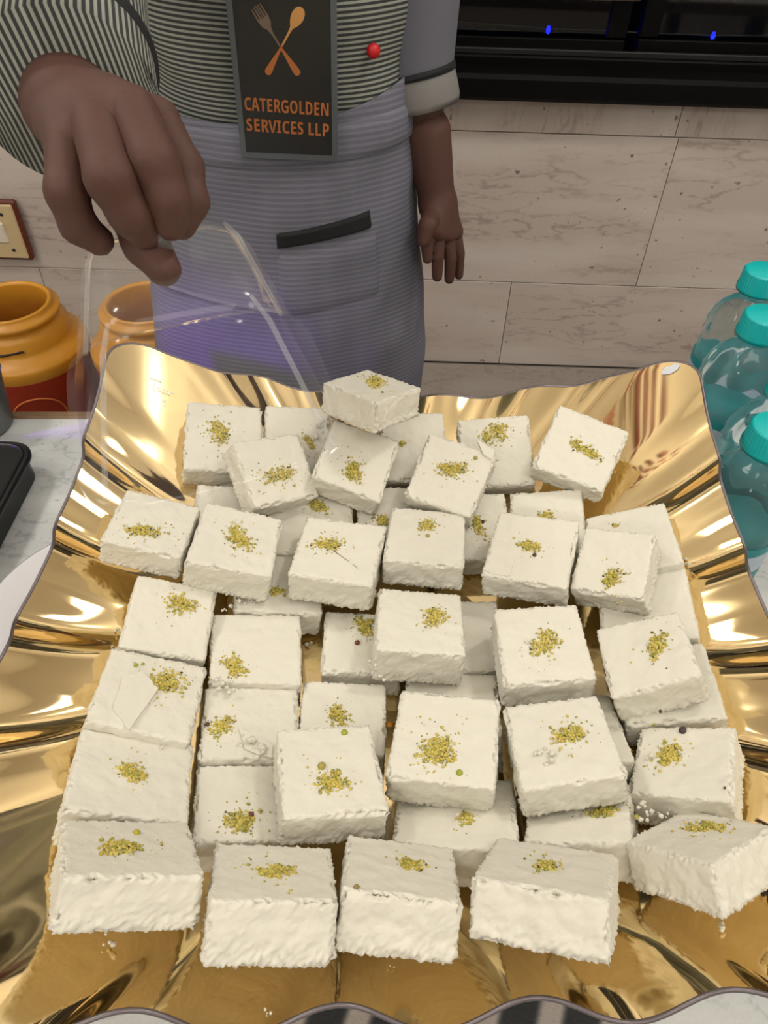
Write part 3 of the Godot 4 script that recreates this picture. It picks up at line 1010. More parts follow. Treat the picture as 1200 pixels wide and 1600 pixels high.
	x = sweet(Vector3(-0.0765, 0.7838, -0.2028), Vector3(-0.2006, 0.1289, -0.1395), Vector3(0.0553, 0.0240, 0.0529), Vector2(-0.0159, 0.0055), Vector2(0.0076, 0.0069), "flat white milk sweet whose dab at the left edge has a dark seed", 0.90, 0.07)
	grain(x, Vector2(-0.0236, 0.0028), 0.0240, 0.0016, Color("4a3326"))
	flake(x, [Vector2(-0.0055, 0.0059), Vector2(0.0033, 0.0104), Vector2(0.0127, 0.0174), Vector2(0.0129, 0.0260), Vector2(0.0052, 0.0243), Vector2(-0.0027, 0.0200)], 0.0240, 0.0024)
	x = sweet(Vector3(-0.0726, 0.7939, -0.1503), Vector3(-0.3163, 0.1501, -0.1642), Vector3(0.0477, 0.0240, 0.0493), Vector2(0.0009, 0.0120), Vector2(0.0082, 0.0076), "flat white milk sweet with a three-lobed green dab and one reddish seed", 0.90, 0.07)
	grain(x, Vector2(0.0053, 0.0097), 0.0240, 0.0015, Color("6a3a30"))
	x = sweet(Vector3(-0.0455, 0.8367, -0.0916), Vector3(-0.8136, 0.2047, -0.2162), Vector3(0.0532, 0.0269, 0.0525), Vector2(0.0008, 0.0008), Vector2(0.0089, 0.0064), "front row white milk sweet with a wispy dab and a notched ragged lower edge", 1.35, 0.07)
	x = sweet(Vector3(-0.0122, 0.7675, -0.2738), Vector3(-0.0868, -0.0002, -0.0002), Vector3(0.0512, 0.0240, 0.0499), Vector2(0.0018, -0.0132), Vector2(0.0063, 0.0094), "bottom-layer white milk sweet right of the amber hollow, half covered by a thick piece", 0.90, 0.07)
	grain(x, Vector2(-0.0027, 0.0017), 0.0240, 0.0017, Color("6a3a30"))
	x = sweet(Vector3(0.0231, 0.7942, -0.2687), Vector3(-0.1627, -0.0002, -0.0541), Vector3(0.0551, 0.0271, 0.0553), Vector2(0.0114, -0.0028), Vector2(0.0072, 0.0079), "thick upper white milk sweet at the very centre, dab off towards its right corner", 1.15, 0.07)
	x = sweet(Vector3(-0.0217, 0.7740, -0.2149), Vector3(-0.1193, -0.0030, -0.0627), Vector3(0.0513, 0.0240, 0.0509), Vector2(-0.0020, -0.0008), Vector2(0.0068, 0.0064), "flat white milk sweet with an oval green dab, in front of the amber hollow", 0.90, 0.13)
	x = sweet(Vector3(0.0532, 0.7699, -0.2810), Vector3(-0.0115, -0.0344, 0.0989), Vector3(0.0573, 0.0240, 0.0556), Vector2(0.0169, 0.0036), Vector2(0.0000, 0.0000), "plain bottom-layer white milk sweet in the gap right of the thick centre piece", 0.90, 0.07)
	x = sweet(Vector3(0.0472, 0.7737, -0.2215), Vector3(-0.1519, -0.0639, 0.1314), Vector3(0.0586, 0.0240, 0.0553), Vector2(0.0196, -0.0188), Vector2(0.0000, 0.0000), "plain bottom-layer white milk sweet peeping out in front of the gap right of the centre", 0.90, 0.07)
	x = sweet(Vector3(0.0992, 0.8068, -0.2524), Vector3(-0.0598, 0.0466, 0.0759), Vector3(0.0536, 0.0220, 0.0553), Vector2(-0.0002, 0.0021), Vector2(0.0104, 0.0066), "upper white milk sweet right of centre with a stretched dab holding a white crumb", 1.15, 0.07)
	x = sweet(Vector3(0.1630, 0.8200, -0.2379), Vector3(-0.0943, -0.0220, 0.4705), Vector3(0.0499, 0.0250, 0.0494), Vector2(0.0073, -0.0038), Vector2(0.0058, 0.0098), "big slanted white milk sweet on the right with a tall shadowed front face", 1.15, 0.07)
	grain(x, Vector2(-0.0002, 0.0399), 0.0250, 0.0009, Color("4a3326"))
	x = sweet(Vector3(-0.0259, 0.8136, -0.1633), Vector3(-0.2294, 0.2149, -0.1692), Vector3(0.0530, 0.0220, 0.0543), Vector2(0.0000, 0.0061), Vector2(0.0068, 0.0088), "upper white milk sweet in the lower middle with one green grain at its back edge", 1.15, 0.07)
	grain(x, Vector2(0.0105, -0.0219), 0.0220, 0.0017, Color("8f9a2a"))
	grain(x, Vector2(-0.0047, -0.0006), 0.0220, 0.0021, Color("9a8f45"))
	x = sweet(Vector3(0.0387, 0.8077, -0.1869), Vector3(-0.1365, -0.1476, 0.0737), Vector3(0.0556, 0.0225, 0.0567), Vector2(-0.0055, 0.0060), Vector2(0.0093, 0.0114), "upper white milk sweet with a scattered arrow-shaped dab and a bright green grain", 1.15, 0.07)
	grain(x, Vector2(0.0087, 0.0209), 0.0225, 0.0016, Color("8f9a2a"))
	x = sweet(Vector3(0.1018, 0.8167, -0.1819), Vector3(-0.2430, 0.0382, 0.1705), Vector3(0.0531, 0.0220, 0.0560), Vector2(0.0025, -0.0028), Vector2(0.0071, 0.0084), "upper white milk sweet with two white flakes lying beside its round dab", 1.15, 0.07)
	x = sweet(Vector3(0.1121, 0.7886, -0.2010), Vector3(-0.3282, -0.0037, 0.1147), Vector3(0.0593, 0.0240, 0.0535), Vector2(0.0320, -0.0006), Vector2(0.0000, 0.0000), "plain bottom-layer white milk sweet showing as a strip right of the two-flake piece", 0.90, 0.07)
	x = sweet(Vector3(0.1719, 0.8105, -0.1730), Vector3(-0.1746, -0.3925, 0.5124), Vector3(0.0504, 0.0240, 0.0475), Vector2(-0.0121, -0.0035), Vector2(0.0076, 0.0091), "flat white milk sweet at the right edge with a dark seed at its back side", 1.15, 0.07)
	grain(x, Vector2(-0.0020, -0.0201), 0.0240, 0.0022, Color("3a2e2e"))
	grain(x, Vector2(-0.0178, -0.0244), 0.0240, 0.0009, Color("8f9a2a"))
	grain(x, Vector2(0.0210, 0.0168), 0.0240, 0.0007, Color("4a3326"))
	x = sweet(Vector3(0.0107, 0.8289, -0.0982), Vector3(-0.8099, 0.0234, -0.1203), Vector3(0.0515, 0.0265, 0.0528), Vector2(0.0034, -0.0039), Vector2(0.0043, 0.0067), "front row white milk sweet in the middle, small dab high on its slanting top", 1.35, 0.07)
	grain(x, Vector2(-0.0206, 0.0239), 0.0265, 0.0013, Color("8a7440"))
	x = sweet(Vector3(0.0781, 0.8390, -0.0977), Vector3(-0.8109, -0.5374, 0.4162), Vector3(0.0559, 0.0253, 0.0554), Vector2(-0.0011, -0.0004), Vector2(0.0051, 0.0077), "front row white milk sweet right of the middle, pointed lower corner over the rim", 1.35, 0.07)
	x = sweet(Vector3(0.1572, 0.8341, -0.1187), Vector3(-0.2820, -1.0634, 0.8936), Vector3(0.0493, 0.0228, 0.0493), Vector2(-0.0002, -0.0075), Vector2(0.0064, 0.0082), "front right corner white milk sweet turned cornerwise with a yellow dab", 1.35, 0.07)
	x = sweet(Vector3(0.1102, 0.8009, -0.1432), Vector3(-0.4729, -0.2620, 0.3672), Vector3(0.0531, 0.0240, 0.0456), Vector2(0.0136, -0.0018), Vector2(0.0089, 0.0039), "bottom-layer white milk sweet behind the pointed front piece, wide green dab with crumbs", 0.90, 0.07)
	grain(x, Vector2(0.0290, 0.0048), 0.0240, 0.0017, Color("9a8f45"))
	x = sweet(Vector3(0.0439, 0.7935, -0.1449), Vector3(-0.5002, -0.0818, 0.1537), Vector3(0.0634, 0.0240, 0.0538), Vector2(0.0061, 0.0059), Vector2(0.0045, 0.0054), "bottom-layer white milk sweet below the scattered dab, brown dab half in shadow", 0.90, 0.07)

func crumbs() -> void:
	var rng := RandomNumberGenerator.new()
	rng.seed = 404
	var st := PackedVector3Array()
	var ix := PackedInt32Array()
	crumb(st, ix, Vector3(0.1593, 0.8310, -0.1021), 0.0030, rng)
	crumb(st, ix, Vector3(0.0006, 0.8211, -0.0861), 0.0022, rng)
	crumb(st, ix, Vector3(0.0101, 0.8227, -0.0829), 0.0016, rng)
	crumb(st, ix, Vector3(-0.1144, 0.8343, -0.0874), 0.0030, rng)
	crumb(st, ix, Vector3(0.1763, 0.8177, -0.4223), 0.0020, rng)
	crumb(st, ix, Vector3(0.1719, 0.8151, -0.4196), 0.0015, rng)
	crumb(st, ix, Vector3(-0.0478, 0.7699, -0.2860), 0.0035, rng)
	crumb(st, ix, Vector3(0.2097, 0.8126, -0.3353), 0.0032, rng)
	crumb(st, ix, Vector3(-0.1679, 0.8016, -0.2722), 0.0022, rng)
	crumb(st, ix, Vector3(-0.1688, 0.8023, -0.2585), 0.0020, rng)
	crumb(st, ix, Vector3(-0.1682, 0.8046, -0.2240), 0.0015, rng)
	crumb(st, ix, Vector3(-0.0421, 0.8387, -0.0619), 0.0015, rng)
	crumb(st, ix, Vector3(0.1177, 0.8176, -0.1081), 0.0015, rng)
	crumb(st, ix, Vector3(0.1356, 0.8305, -0.1558), 0.0040, rng)
	crumb(st, ix, Vector3(0.1388, 0.8336, -0.1520), 0.0035, rng)
	crumb(st, ix, Vector3(0.1345, 0.8345, -0.1482), 0.0030, rng)
	crumb(st, ix, Vector3(0.1458, 0.8170, -0.1596), 0.0030, rng)
	crumb(st, ix, Vector3(0.1483, 0.8246, -0.1542), 0.0025, rng)
	crumb(st, ix, Vector3(0.1040, 0.8196, -0.1584), 0.0030, rng)
	crumb(st, ix, Vector3(0.0898, 0.8162, -0.1572), 0.0025, rng)
	crumb(st, ix, Vector3(-0.0948, 0.8054, -0.2964), 0.0040, rng)
	crumb(st, ix, Vector3(-0.0892, 0.8043, -0.2951), 0.0030, rng)
	crumb(st, ix, Vector3(-0.0989, 0.8057, -0.2904), 0.0025, rng)
	crumb(st, ix, Vector3(-0.0829, 0.8032, -0.2950), 0.0022, rng)
	crumb(st, ix, Vector3(-0.1023, 0.8062, -0.2863), 0.0020, rng)
	crumb(st, ix, Vector3(0.0902, 0.8287, -0.2526), 0.0022, rng)
	crumb(st, ix, Vector3(0.0845, 0.8377, -0.1813), 0.0040, rng)
	crumb(st, ix, Vector3(0.0903, 0.8405, -0.1738), 0.0038, rng)
	crumb(st, ix, Vector3(0.1481, 0.8240, -0.1841), 0.0026, rng)
	crumb(st, ix, Vector3(0.1543, 0.8436, -0.2445), 0.0020, rng)
	crumb(st, ix, Vector3(-0.0087, 0.7919, -0.2761), 0.0020, rng)
	crumb(st, ix, Vector3(-0.0024, 0.8294, -0.2343), 0.0028, rng)
	crumb(st, ix, Vector3(-0.0007, 0.8307, -0.2259), 0.0028, rng)
	crumb(st, ix, Vector3(0.0249, 0.8096, -0.1627), 0.0030, rng)
	crumb(st, ix, Vector3(0.0464, 0.8195, -0.1496), 0.0022, rng)
	crumb(st, ix, Vector3(-0.0515, 0.8319, -0.4420), 0.0050, rng)
	crumb(st, ix, Vector3(-0.0479, 0.8342, -0.4470), 0.0040, rng)
	crumb(st, ix, Vector3(-0.0689, 0.8116, -0.1907), 0.0050, rng)
	crumb(st, ix, Vector3(-0.0637, 0.8119, -0.1870), 0.0050, rng)
	crumb(st, ix, Vector3(-0.0730, 0.8112, -0.1936), 0.0040, rng)
	crumb(st, ix, Vector3(-0.0940, 0.8099, -0.2302), 0.0040, rng)
	crumb(st, ix, Vector3(-0.0875, 0.8092, -0.2295), 0.0035, rng)
	crumb(st, ix, Vector3(-0.1159, 0.8242, -0.1811), 0.0025, rng)
	var o := part("sweet_crumbs", build(st, ix), mats["milk_curd"], null, Vector3.ZERO)
	o.set_meta("kind", "stuff")
	tag(o, "loose white crumbs fallen between the sweets and on the golden rim", "crumbs")

func crumb(v: PackedVector3Array, ix: PackedInt32Array, at: Vector3, s: float, rng: RandomNumberGenerator) -> void:
	for lump in 4:
		var c := at + Vector3(rng.randfn(), rng.randfn() * 0.5, rng.randfn()) * s * 0.55
		var k := v.size()
		var q := s * rng.randf_range(0.22, 0.5)
		for i in 4:
			for j in 6:
				var a := PI * (i + 0.5) / 4.0
				var b := TAU * j / 6.0
				v.append(c + Vector3(sin(a) * cos(b), cos(a), sin(a) * sin(b)) * q * rng.randf_range(0.75, 1.2))
		for i in 3:
			for j in 6:
				var n := (j + 1) % 6
				quad(ix, k + i * 6 + j, k + i * 6 + n, k + (i + 1) * 6 + n, k + (i + 1) * 6 + j)
		for j in range(1, 5):
			ix.append_array([k, k + j, k + j + 1])
			ix.append_array([k + 18, k + 18 + j + 1, k + 18 + j])

# ---------------------------------------------------------------- the caterer
func torso_point(a: float, y: float, off := 0.0) -> Vector3:
	var k := [[0.86, 0.148, 0.102], [0.95, 0.143, 0.100], [1.05, 0.148, 0.104], [1.16, 0.158, 0.108], [1.26, 0.162, 0.104], [1.33, 0.150, 0.085], [1.375, 0.095, 0.062], [1.40, 0.062, 0.056]]
	var w := 0.05
	var d := 0.05
	for i in k.size() - 1:
		if y >= k[i][0] and y <= k[i + 1][0]:
			var t: float = smoothstep(0.0, 1.0, (y - k[i][0]) / (k[i + 1][0] - k[i][0]))
			w = lerpf(k[i][1], k[i + 1][1], t)
			d = lerpf(k[i][2], k[i + 1][2], t)
	var fold := 0.0022 * sin(a * 5.0 + y * 31.0) + 0.0016 * sin(y * 74.0 + a * 2.0)
	return Vector3(-0.128 + sin(a) * (w + off + fold), y, -0.925 + cos(a) * (d + off + fold))

func apron_point(a: float, y: float, off := 0.0) -> Vector3:
	var t := clampf((0.95 - y) / 0.5, 0.0, 1.0)
	var w := lerpf(0.153, 0.197, smoothstep(0.0, 0.75, t)) 
	var d := lerpf(0.108, 0.128, t)
	var fold := t * (0.005 * sin(a * 6.0 + 0.8) + 0.002 * sin(a * 11.0 + y * 9.0)) + (1.0 - t) * (0.0016 * sin(y * 46.0 + a * 4.0) + 0.0014 * sin(y * 71.0 - a * 7.0))
	return Vector3(-0.132 - 0.018 * t + sin(a) * (w + off + fold), y, -0.925 + cos(a) * (d + off + fold))

# a strip of cloth laid on the apron between two angles and two heights, with thickness
func apron_patch(a0: float, a1: float, y0: float, y1: float, lift: float, slope := 0.0, na := 24, ny := 8) -> ArrayMesh:
	var rows := []
	var uvs := []
	for j in ny + 1:
		var row := PackedVector3Array()
		var ur := PackedVector2Array()
		var edge := 0.0 if j == 0 or j == ny else 1.0
		for i in na + 1:
			var a := lerpf(a0, a1, float(i) / na)
			var y := lerpf(y0, y1, float(j) / ny) + slope * (float(i) / na - 0.5)
			var e := 0.0 if i == 0 or i == na else edge
			row.append(apron_point(a, y, lift * e - 0.001 * (1.0 - e)))
			ur.append(Vector2(a * 0.2, y / 0.0062))
		rows.append(row)
		uvs.append(ur)
	return skin(rows, false, false, uvs)

func caterer() -> void:
	var man := thing("person", "person in a striped shirt and grey waist apron lifting a clear cover over the tray", "person", Vector3.ZERO)
	var skin_m := mat("brown_skin", Color(0.29, 0.175, 0.135), 0.7)
	var v := PackedVector3Array()
	var ix := PackedInt32Array()
	nets([[Vector3(-0.1280, 0.9500, -0.9250), 0.0750, Vector3(-0.1280, 1.2200, -0.9250), 0.1000], [Vector3(-0.1800, 0.9000, -0.9250), 0.0600, Vector3(-0.0800, 0.9000, -0.9250), 0.0600], [Vector3(-0.2250, 1.2800, -0.9300), 0.0660, Vector3(-0.0350, 1.2800, -0.9300), 0.0660], [Vector3(-0.1280, 1.3000, -0.9300), 0.0600, Vector3(-0.1280, 1.4600, -0.9200), 0.0500], [Vector3(-0.2950, 1.3150, -0.9300), 0.0520, Vector3(-0.2592, 1.1022, -0.7291), 0.0380], [Vector3(-0.2592, 1.1022, -0.7291), 0.0380, Vector3(-0.2233, 1.0778, -0.5930), 0.0340], [Vector3(0.0200, 1.3150, -0.9300), 0.0450, Vector3(0.0200, 0.9508, -0.9250), 0.0280], [Vector3(0.0200, 0.9508, -0.9250), 0.0260, Vector3(0.0403, 0.8684, -0.9100), 0.0220], [Vector3(-0.1900, 0.8600, -0.9300), 0.0600, Vector3(-0.2050, 0.4600, -0.9300), 0.0550], [Vector3(-0.0700, 0.8600, -0.9300), 0.0600, Vector3(-0.0450, 0.4600, -0.9300), 0.0550], [Vector3(-0.2050, 0.4600, -0.9300), 0.0550, Vector3(-0.2150, 0.0900, -0.9500), 0.0400], [Vector3(-0.0450, 0.4600, -0.9300), 0.0550, Vector3(-0.0450, 0.0900, -0.9500), 0.0400], [Vector3(-0.1280, 1.5250, -0.9050), 0.0700, Vector3(-0.1280, 1.5950, -0.9150), 0.0750]], 0.03, 0.012, v, ix)
	nets([[Vector3(-0.1280, 1.5900, -0.9200), 0.0780, Vector3(-0.1280, 1.5650, -0.9100), 0.0760], [Vector3(-0.1280, 1.5350, -0.8850), 0.0620, Vector3(-0.1280, 1.4750, -0.8700), 0.0450], [Vector3(-0.1280, 1.4500, -0.8530), 0.0220, Vector3(-0.1280, 1.4600, -0.8600), 0.0280], [Vector3(-0.1280, 1.5500, -0.8270), 0.0090, Vector3(-0.1280, 1.5100, -0.8080), 0.0130], [Vector3(-0.1420, 1.5050, -0.8220), 0.0090, Vector3(-0.1140, 1.5050, -0.8220), 0.0090], [Vector3(-0.1480, 1.4790, -0.8330), 0.0080, Vector3(-0.1080, 1.4790, -0.8330), 0.0080], [Vector3(-0.1480, 1.4700, -0.8340), 0.0080, Vector3(-0.1080, 1.4700, -0.8340), 0.0080], [Vector3(-0.1730, 1.5670, -0.8370), 0.0090, Vector3(-0.1420, 1.5690, -0.8290), 0.0090], [Vector3(-0.0830, 1.5670, -0.8370), 0.0090, Vector3(-0.1140, 1.5690, -0.8290), 0.0090], [Vector3(-0.2060, 1.5500, -0.9150), 0.0120, Vector3(-0.2040, 1.5100, -0.9100), 0.0100], [Vector3(-0.0500, 1.5500, -0.9150), 0.0120, Vector3(-0.0520, 1.5100, -0.9100), 0.0100], [Vector3(-0.1280, 1.4850, -0.9150), 0.0550, Vector3(-0.1280, 1.4050, -0.9250), 0.0500]], 0.012, 0.005, v, ix)
	nets([[Vector3(-0.1844, 1.0535, -0.4552), 0.0225, Vector3(-0.1551, 1.0550, -0.4401), 0.0165], [Vector3(-0.1551, 1.0550, -0.4401), 0.0165, Vector3(-0.1287, 1.0565, -0.4265), 0.0125], [Vector3(-0.1847, 1.0540, -0.4542), 0.0225, Vector3(-0.1584, 1.0611, -0.4283), 0.0165], [Vector3(-0.1584, 1.0611, -0.4283), 0.0165, Vector3(-0.1348, 1.0675, -0.4051), 0.0135], [Vector3(-0.1855, 1.0539, -0.4537), 0.0225, Vector3(-0.1670, 1.0594, -0.4228), 0.0165], [Vector3(-0.1670, 1.0594, -0.4228), 0.0165, Vector3(-0.1504, 1.0643, -0.3951), 0.0125], [Vector3(-0.1863, 1.0534, -0.4536), 0.0225, Vector3(-0.1764, 1.0545, -0.4224), 0.0165], [Vector3(-0.1764, 1.0545, -0.4224), 0.0165, Vector3(-0.1674, 1.0555, -0.3942), 0.0115], [Vector3(-0.2268, 1.0802, -0.6066), 0.0340, Vector3(-0.1873, 1.0533, -0.4568), 0.0245]], 0.0065, 0.003, v, ix)
	nets([[Vector3(-0.1287, 1.0565, -0.4265), 0.0120, Vector3(-0.1139, 1.0401, -0.4071), 0.0108], [Vector3(-0.1139, 1.0401, -0.4071), 0.0108, Vector3(-0.1098, 1.0271, -0.3951), 0.0098], [Vector3(-0.1098, 1.0271, -0.3951), 0.0098, Vector3(-0.1143, 1.0185, -0.3865), 0.0085]], 0.004, 0.003, v, ix)
	nets([[Vector3(-0.1348, 1.0675, -0.4051), 0.0135, Vector3(-0.1207, 1.0526, -0.3799), 0.0122], [Vector3(-0.1207, 1.0526, -0.3799), 0.0122, Vector3(-0.1153, 1.0370, -0.3740), 0.0108], [Vector3(-0.1153, 1.0370, -0.3740), 0.0108, Vector3(-0.1160, 1.0253, -0.3731), 0.0092]], 0.004, 0.003, v, ix)
	nets([[Vector3(-0.1504, 1.0643, -0.3951), 0.0130, Vector3(-0.1395, 1.0495, -0.3664), 0.0120], [Vector3(-0.1395, 1.0495, -0.3664), 0.0120, Vector3(-0.1335, 1.0324, -0.3659), 0.0105], [Vector3(-0.1335, 1.0324, -0.3659), 0.0105, Vector3(-0.1297, 1.0210, -0.3711), 0.0092]], 0.004, 0.003, v, ix)
	nets([[Vector3(-0.1674, 1.0555, -0.3942), 0.0115, Vector3(-0.1652, 1.0403, -0.3717), 0.0105], [Vector3(-0.1652, 1.0403, -0.3717), 0.0105, Vector3(-0.1637, 1.0235, -0.3707), 0.0092], [Vector3(-0.1637, 1.0235, -0.3707), 0.0092, Vector3(-0.1562, 1.0138, -0.3740), 0.0080]], 0.004, 0.003, v, ix)
	nets([[Vector3(-0.1668, 1.0344, -0.4462), 0.0200, Vector3(-0.1444, 1.0217, -0.4010), 0.0145], [Vector3(-0.1444, 1.0217, -0.4010), 0.0145, Vector3(-0.1337, 1.0099, -0.3806), 0.0122], [Vector3(-0.1337, 1.0099, -0.3806), 0.0122, Vector3(-0.1228, 1.0018, -0.3684), 0.0095]], 0.005, 0.003, v, ix)
	nets([[Vector3(0.0352, 0.8890, -0.9138), 0.0290, Vector3(0.0538, 0.8134, -0.9000), 0.0210], [Vector3(0.0538, 0.8134, -0.9000), 0.0200, Vector3(0.0448, 0.7972, -0.8650), 0.0125], [Vector3(0.0538, 0.8134, -0.9000), 0.0200, Vector3(0.0557, 0.7890, -0.8730), 0.0125], [Vector3(0.0538, 0.8134, -0.9000), 0.0200, Vector3(0.0675, 0.7830, -0.8830), 0.0120], [Vector3(0.0538, 0.8134, -0.9000), 0.0200, Vector3(0.0777, 0.7809, -0.8950), 0.0110]], 0.008, 0.004, v, ix)
	nets([[Vector3(0.0448, 0.7972, -0.8650), 0.0094, Vector3(0.0419, 0.7795, -0.8580), 0.0078], [Vector3(0.0419, 0.7795, -0.8580), 0.0078, Vector3(0.0436, 0.7646, -0.8550), 0.0066], [Vector3(0.0557, 0.7890, -0.8730), 0.0096, Vector3(0.0566, 0.7632, -0.8650), 0.0080], [Vector3(0.0566, 0.7632, -0.8650), 0.0080, Vector3(0.0577, 0.7369, -0.8630), 0.0068], [Vector3(0.0675, 0.7830, -0.8830), 0.0094, Vector3(0.0737, 0.7543, -0.8770), 0.0078], [Vector3(0.0737, 0.7543, -0.8770), 0.0078, Vector3(0.0743, 0.7275, -0.8750), 0.0066], [Vector3(0.0777, 0.7809, -0.8950), 0.0084, Vector3(0.0856, 0.7545, -0.8910), 0.0070], [Vector3(0.0856, 0.7545, -0.8910), 0.0070, Vector3(0.0874, 0.7257, -0.8890), 0.0059]], 0.0012, 0.003, v, ix)
	nets([[Vector3(0.0488, 0.8034, -0.8880), 0.0150, Vector3(0.0407, 0.8087, -0.8500), 0.0105], [Vector3(0.0407, 0.8087, -0.8500), 0.0105, Vector3(0.0370, 0.7931, -0.8430), 0.0085]], 0.004, 0.004, v, ix)
	part("body", build(v, ix), skin_m, man)
	# shirt
	var stripe := mat("shirt_stripe", Color(1, 1, 1), 0.85)
	stripe.albedo_texture = stripe_texture(Color(0.55, 0.56, 0.52), Color(0.17, 0.175, 0.175), 0.5, 3)
	var rows := []
	var uvs := []
	for j in 57:
		var y := lerpf(0.87, 1.40, j / 56.0)
		var row := PackedVector3Array()
		var ur := PackedVector2Array()
		for i in 65:
			var a := TAU * i / 64.0 + PI
			row.append(torso_point(a, y))
			ur.append(Vector2(i / 8.0, y / 0.0048))
		rows.append(row)
		uvs.append(ur)
	var shirt := part("shirt", skin(rows, false, false, uvs), stripe, man)
	part("sleeve", tube([Vector3(-0.2650, 1.3350, -0.9300), Vector3(-0.2638, 1.2884, -0.8898), Vector3(-0.2627, 1.2419, -0.8497), Vector3(-0.2615, 1.1953, -0.8095), Vector3(-0.2604, 1.1488, -0.7693), Vector3(-0.2592, 1.1022, -0.7291), Vector3(-0.2491, 1.0953, -0.6908), Vector3(-0.2389, 1.0884, -0.6524), Vector3(-0.2288, 1.0815, -0.6140), Vector3(-0.2187, 1.0747, -0.5757), Vector3(-0.2086, 1.0678, -0.5373), Vector3(-0.1984, 1.0609, -0.4989), Vector3(-0.1883, 1.0540, -0.4606), Vector3(-0.1886, 1.0542, -0.4615), Vector3(-0.1933, 1.0574, -0.4796), Vector3(-0.2009, 1.0626, -0.5082)], [0.0680, 0.0660, 0.0620, 0.0580, 0.0560, 0.0550, 0.0540, 0.0520, 0.0510, 0.0500, 0.0495, 0.0500, 0.0505, 0.0485, 0.0460, 0.0420], 40, Vector3(0.97, 0.1, 0.1), 76.0, 3.0), stripe, shirt)
	part("cuff_trim", tube([Vector3(-0.1984, 1.0608, -0.4987), Vector3(-0.1986, 1.0610, -0.4996), Vector3(-0.2000, 1.0620, -0.5049), Vector3(-0.2003, 1.0621, -0.5058)], [0.0500, 0.0525, 0.0525, 0.0500], 40, Vector3(0.1, 0.3, 0.95)), mat("navy_trim", Color(0.03, 0.035, 0.05), 0.8), shirt)
	var grey := mat("grey_sleeve", Color(0.37, 0.37, 0.41), 0.85)
	part("sleeve", tube([Vector3(0.0200, 1.3150, -0.9300), Vector3(0.0200, 1.2422, -0.9290), Vector3(0.0200, 1.1693, -0.9280), Vector3(0.0200, 1.0965, -0.9270), Vector3(0.0200, 1.0237, -0.9260), Vector3(0.0200, 0.9508, -0.9250), Vector3(0.0242, 0.9334, -0.9225), Vector3(0.0285, 0.9159, -0.9200)], [0.0600, 0.0550, 0.0500, 0.0460, 0.0430, 0.0410, 0.0400, 0.0390], 32, Vector3(0.2, 0.1, 0.97), 40.0, 2.0), grey, shirt)
	part("rolled_cuff", tube([Vector3(0.0287, 0.9148, -0.9199), Vector3(0.0288, 0.9145, -0.9198), Vector3(0.0272, 0.9211, -0.9208), Vector3(0.0247, 0.9316, -0.9223), Vector3(0.0215, 0.9445, -0.9241), Vector3(0.0212, 0.9459, -0.9243)], [0.0380, 0.0430, 0.0445, 0.0440, 0.0430, 0.0390], 32, Vector3(0.2, 0.1, 0.97), 40.0, 2.0), mat("grey_cuff", Color(0.44, 0.43, 0.42), 0.85), shirt)
	part("cuff_trim", tube([Vector3(0.0214, 0.9452, -0.9242), Vector3(0.0213, 0.9456, -0.9243), Vector3(0.0196, 0.9526, -0.9253), Vector3(0.0195, 0.9529, -0.9253)], [0.0410, 0.0445, 0.0440, 0.0410], 32, Vector3(0.2, 0.1, 0.97)), mats["navy_trim"], shirt)
	part("red_button", lathe([Vector2(0.0005, 0.0), Vector2(0.0068, 0.0), Vector2(0.0068, 0.004), Vector2(0.0045, 0.0065), Vector2(0.0005, 0.0072)], 24), mat("red_button", Color(0.72, 0.07, 0.08), 0.4), shirt, Vector3(-0.0260, 0.9879, -0.8475), Vector3(PI / 2, 0.5, 0))
	# apron: one wrapped cloth with a pocket and a dark pocket edge
	var cloth := mat("apron_cloth", Color(1, 1, 1), 0.85)
	cloth.albedo_texture = stripe_texture(Color(0.43, 0.43, 0.475), Color(0.375, 0.375, 0.42), 0.45, 8)
	rows = []
	uvs = []
	for side in 2:
		for j in 61:
			var f := (j / 60.0) if side == 0 else 1.0 - j / 60.0
			var row := PackedVector3Array()
			var ur := PackedVector2Array()
			for i in 97:
				var a := lerpf(-2.2, 2.2, i / 96.0)
				var y := lerpf(0.45, 0.945 + 0.012 * sin(a) - 0.02 * cos(a * 1.3), f)
				row.append(apron_point(a, y, 0.0 if side == 0 else -0.002))
				ur.append(Vector2(a * 0.2, y / 0.0062))
			rows.append(row)
			uvs.append(ur)
	var apron := part("apron", skin(rows, false, false, uvs), cloth, man)
	part("pocket", apron_patch(0.02, 0.78, 0.712, 0.797, 0.003, 0.016), cloth, apron)
	part("pocket_trim", apron_patch(0.02, 0.74, 0.801, 0.821, 0.004, 0.016), mat("black_cloth", Color(0.018, 0.019, 0.028), 0.8), apron)
	part("seam", apron_patch(-1.4, 0.05, 0.716, 0.722, 0.003, -0.006, 40, 4), cloth, apron)
	part("waistband", apron_patch(-2.0, 2.0, 0.88, 0.922, 0.004, 0.03, 60, 6), cloth, apron)
	# trousers and shoes
	var hip := [[Vector3(-0.19, 0.85, -0.93), 0.07, Vector3(-0.075, 0.85, -0.93), 0.07]]
	for s in [-1.0, 1.0]:
		hip += chain([Vector3(-0.13 + s * 0.075, 0.84, -0.93), Vector3(-0.13 + s * 0.085, 0.46, -0.93), Vector3(-0.13 + s * 0.085, 0.10, -0.95)], [0.07, 0.064, 0.056])
	part("trousers", blob(hip, 0.03, 0.012), mat("black_cloth", Color.BLACK), man)
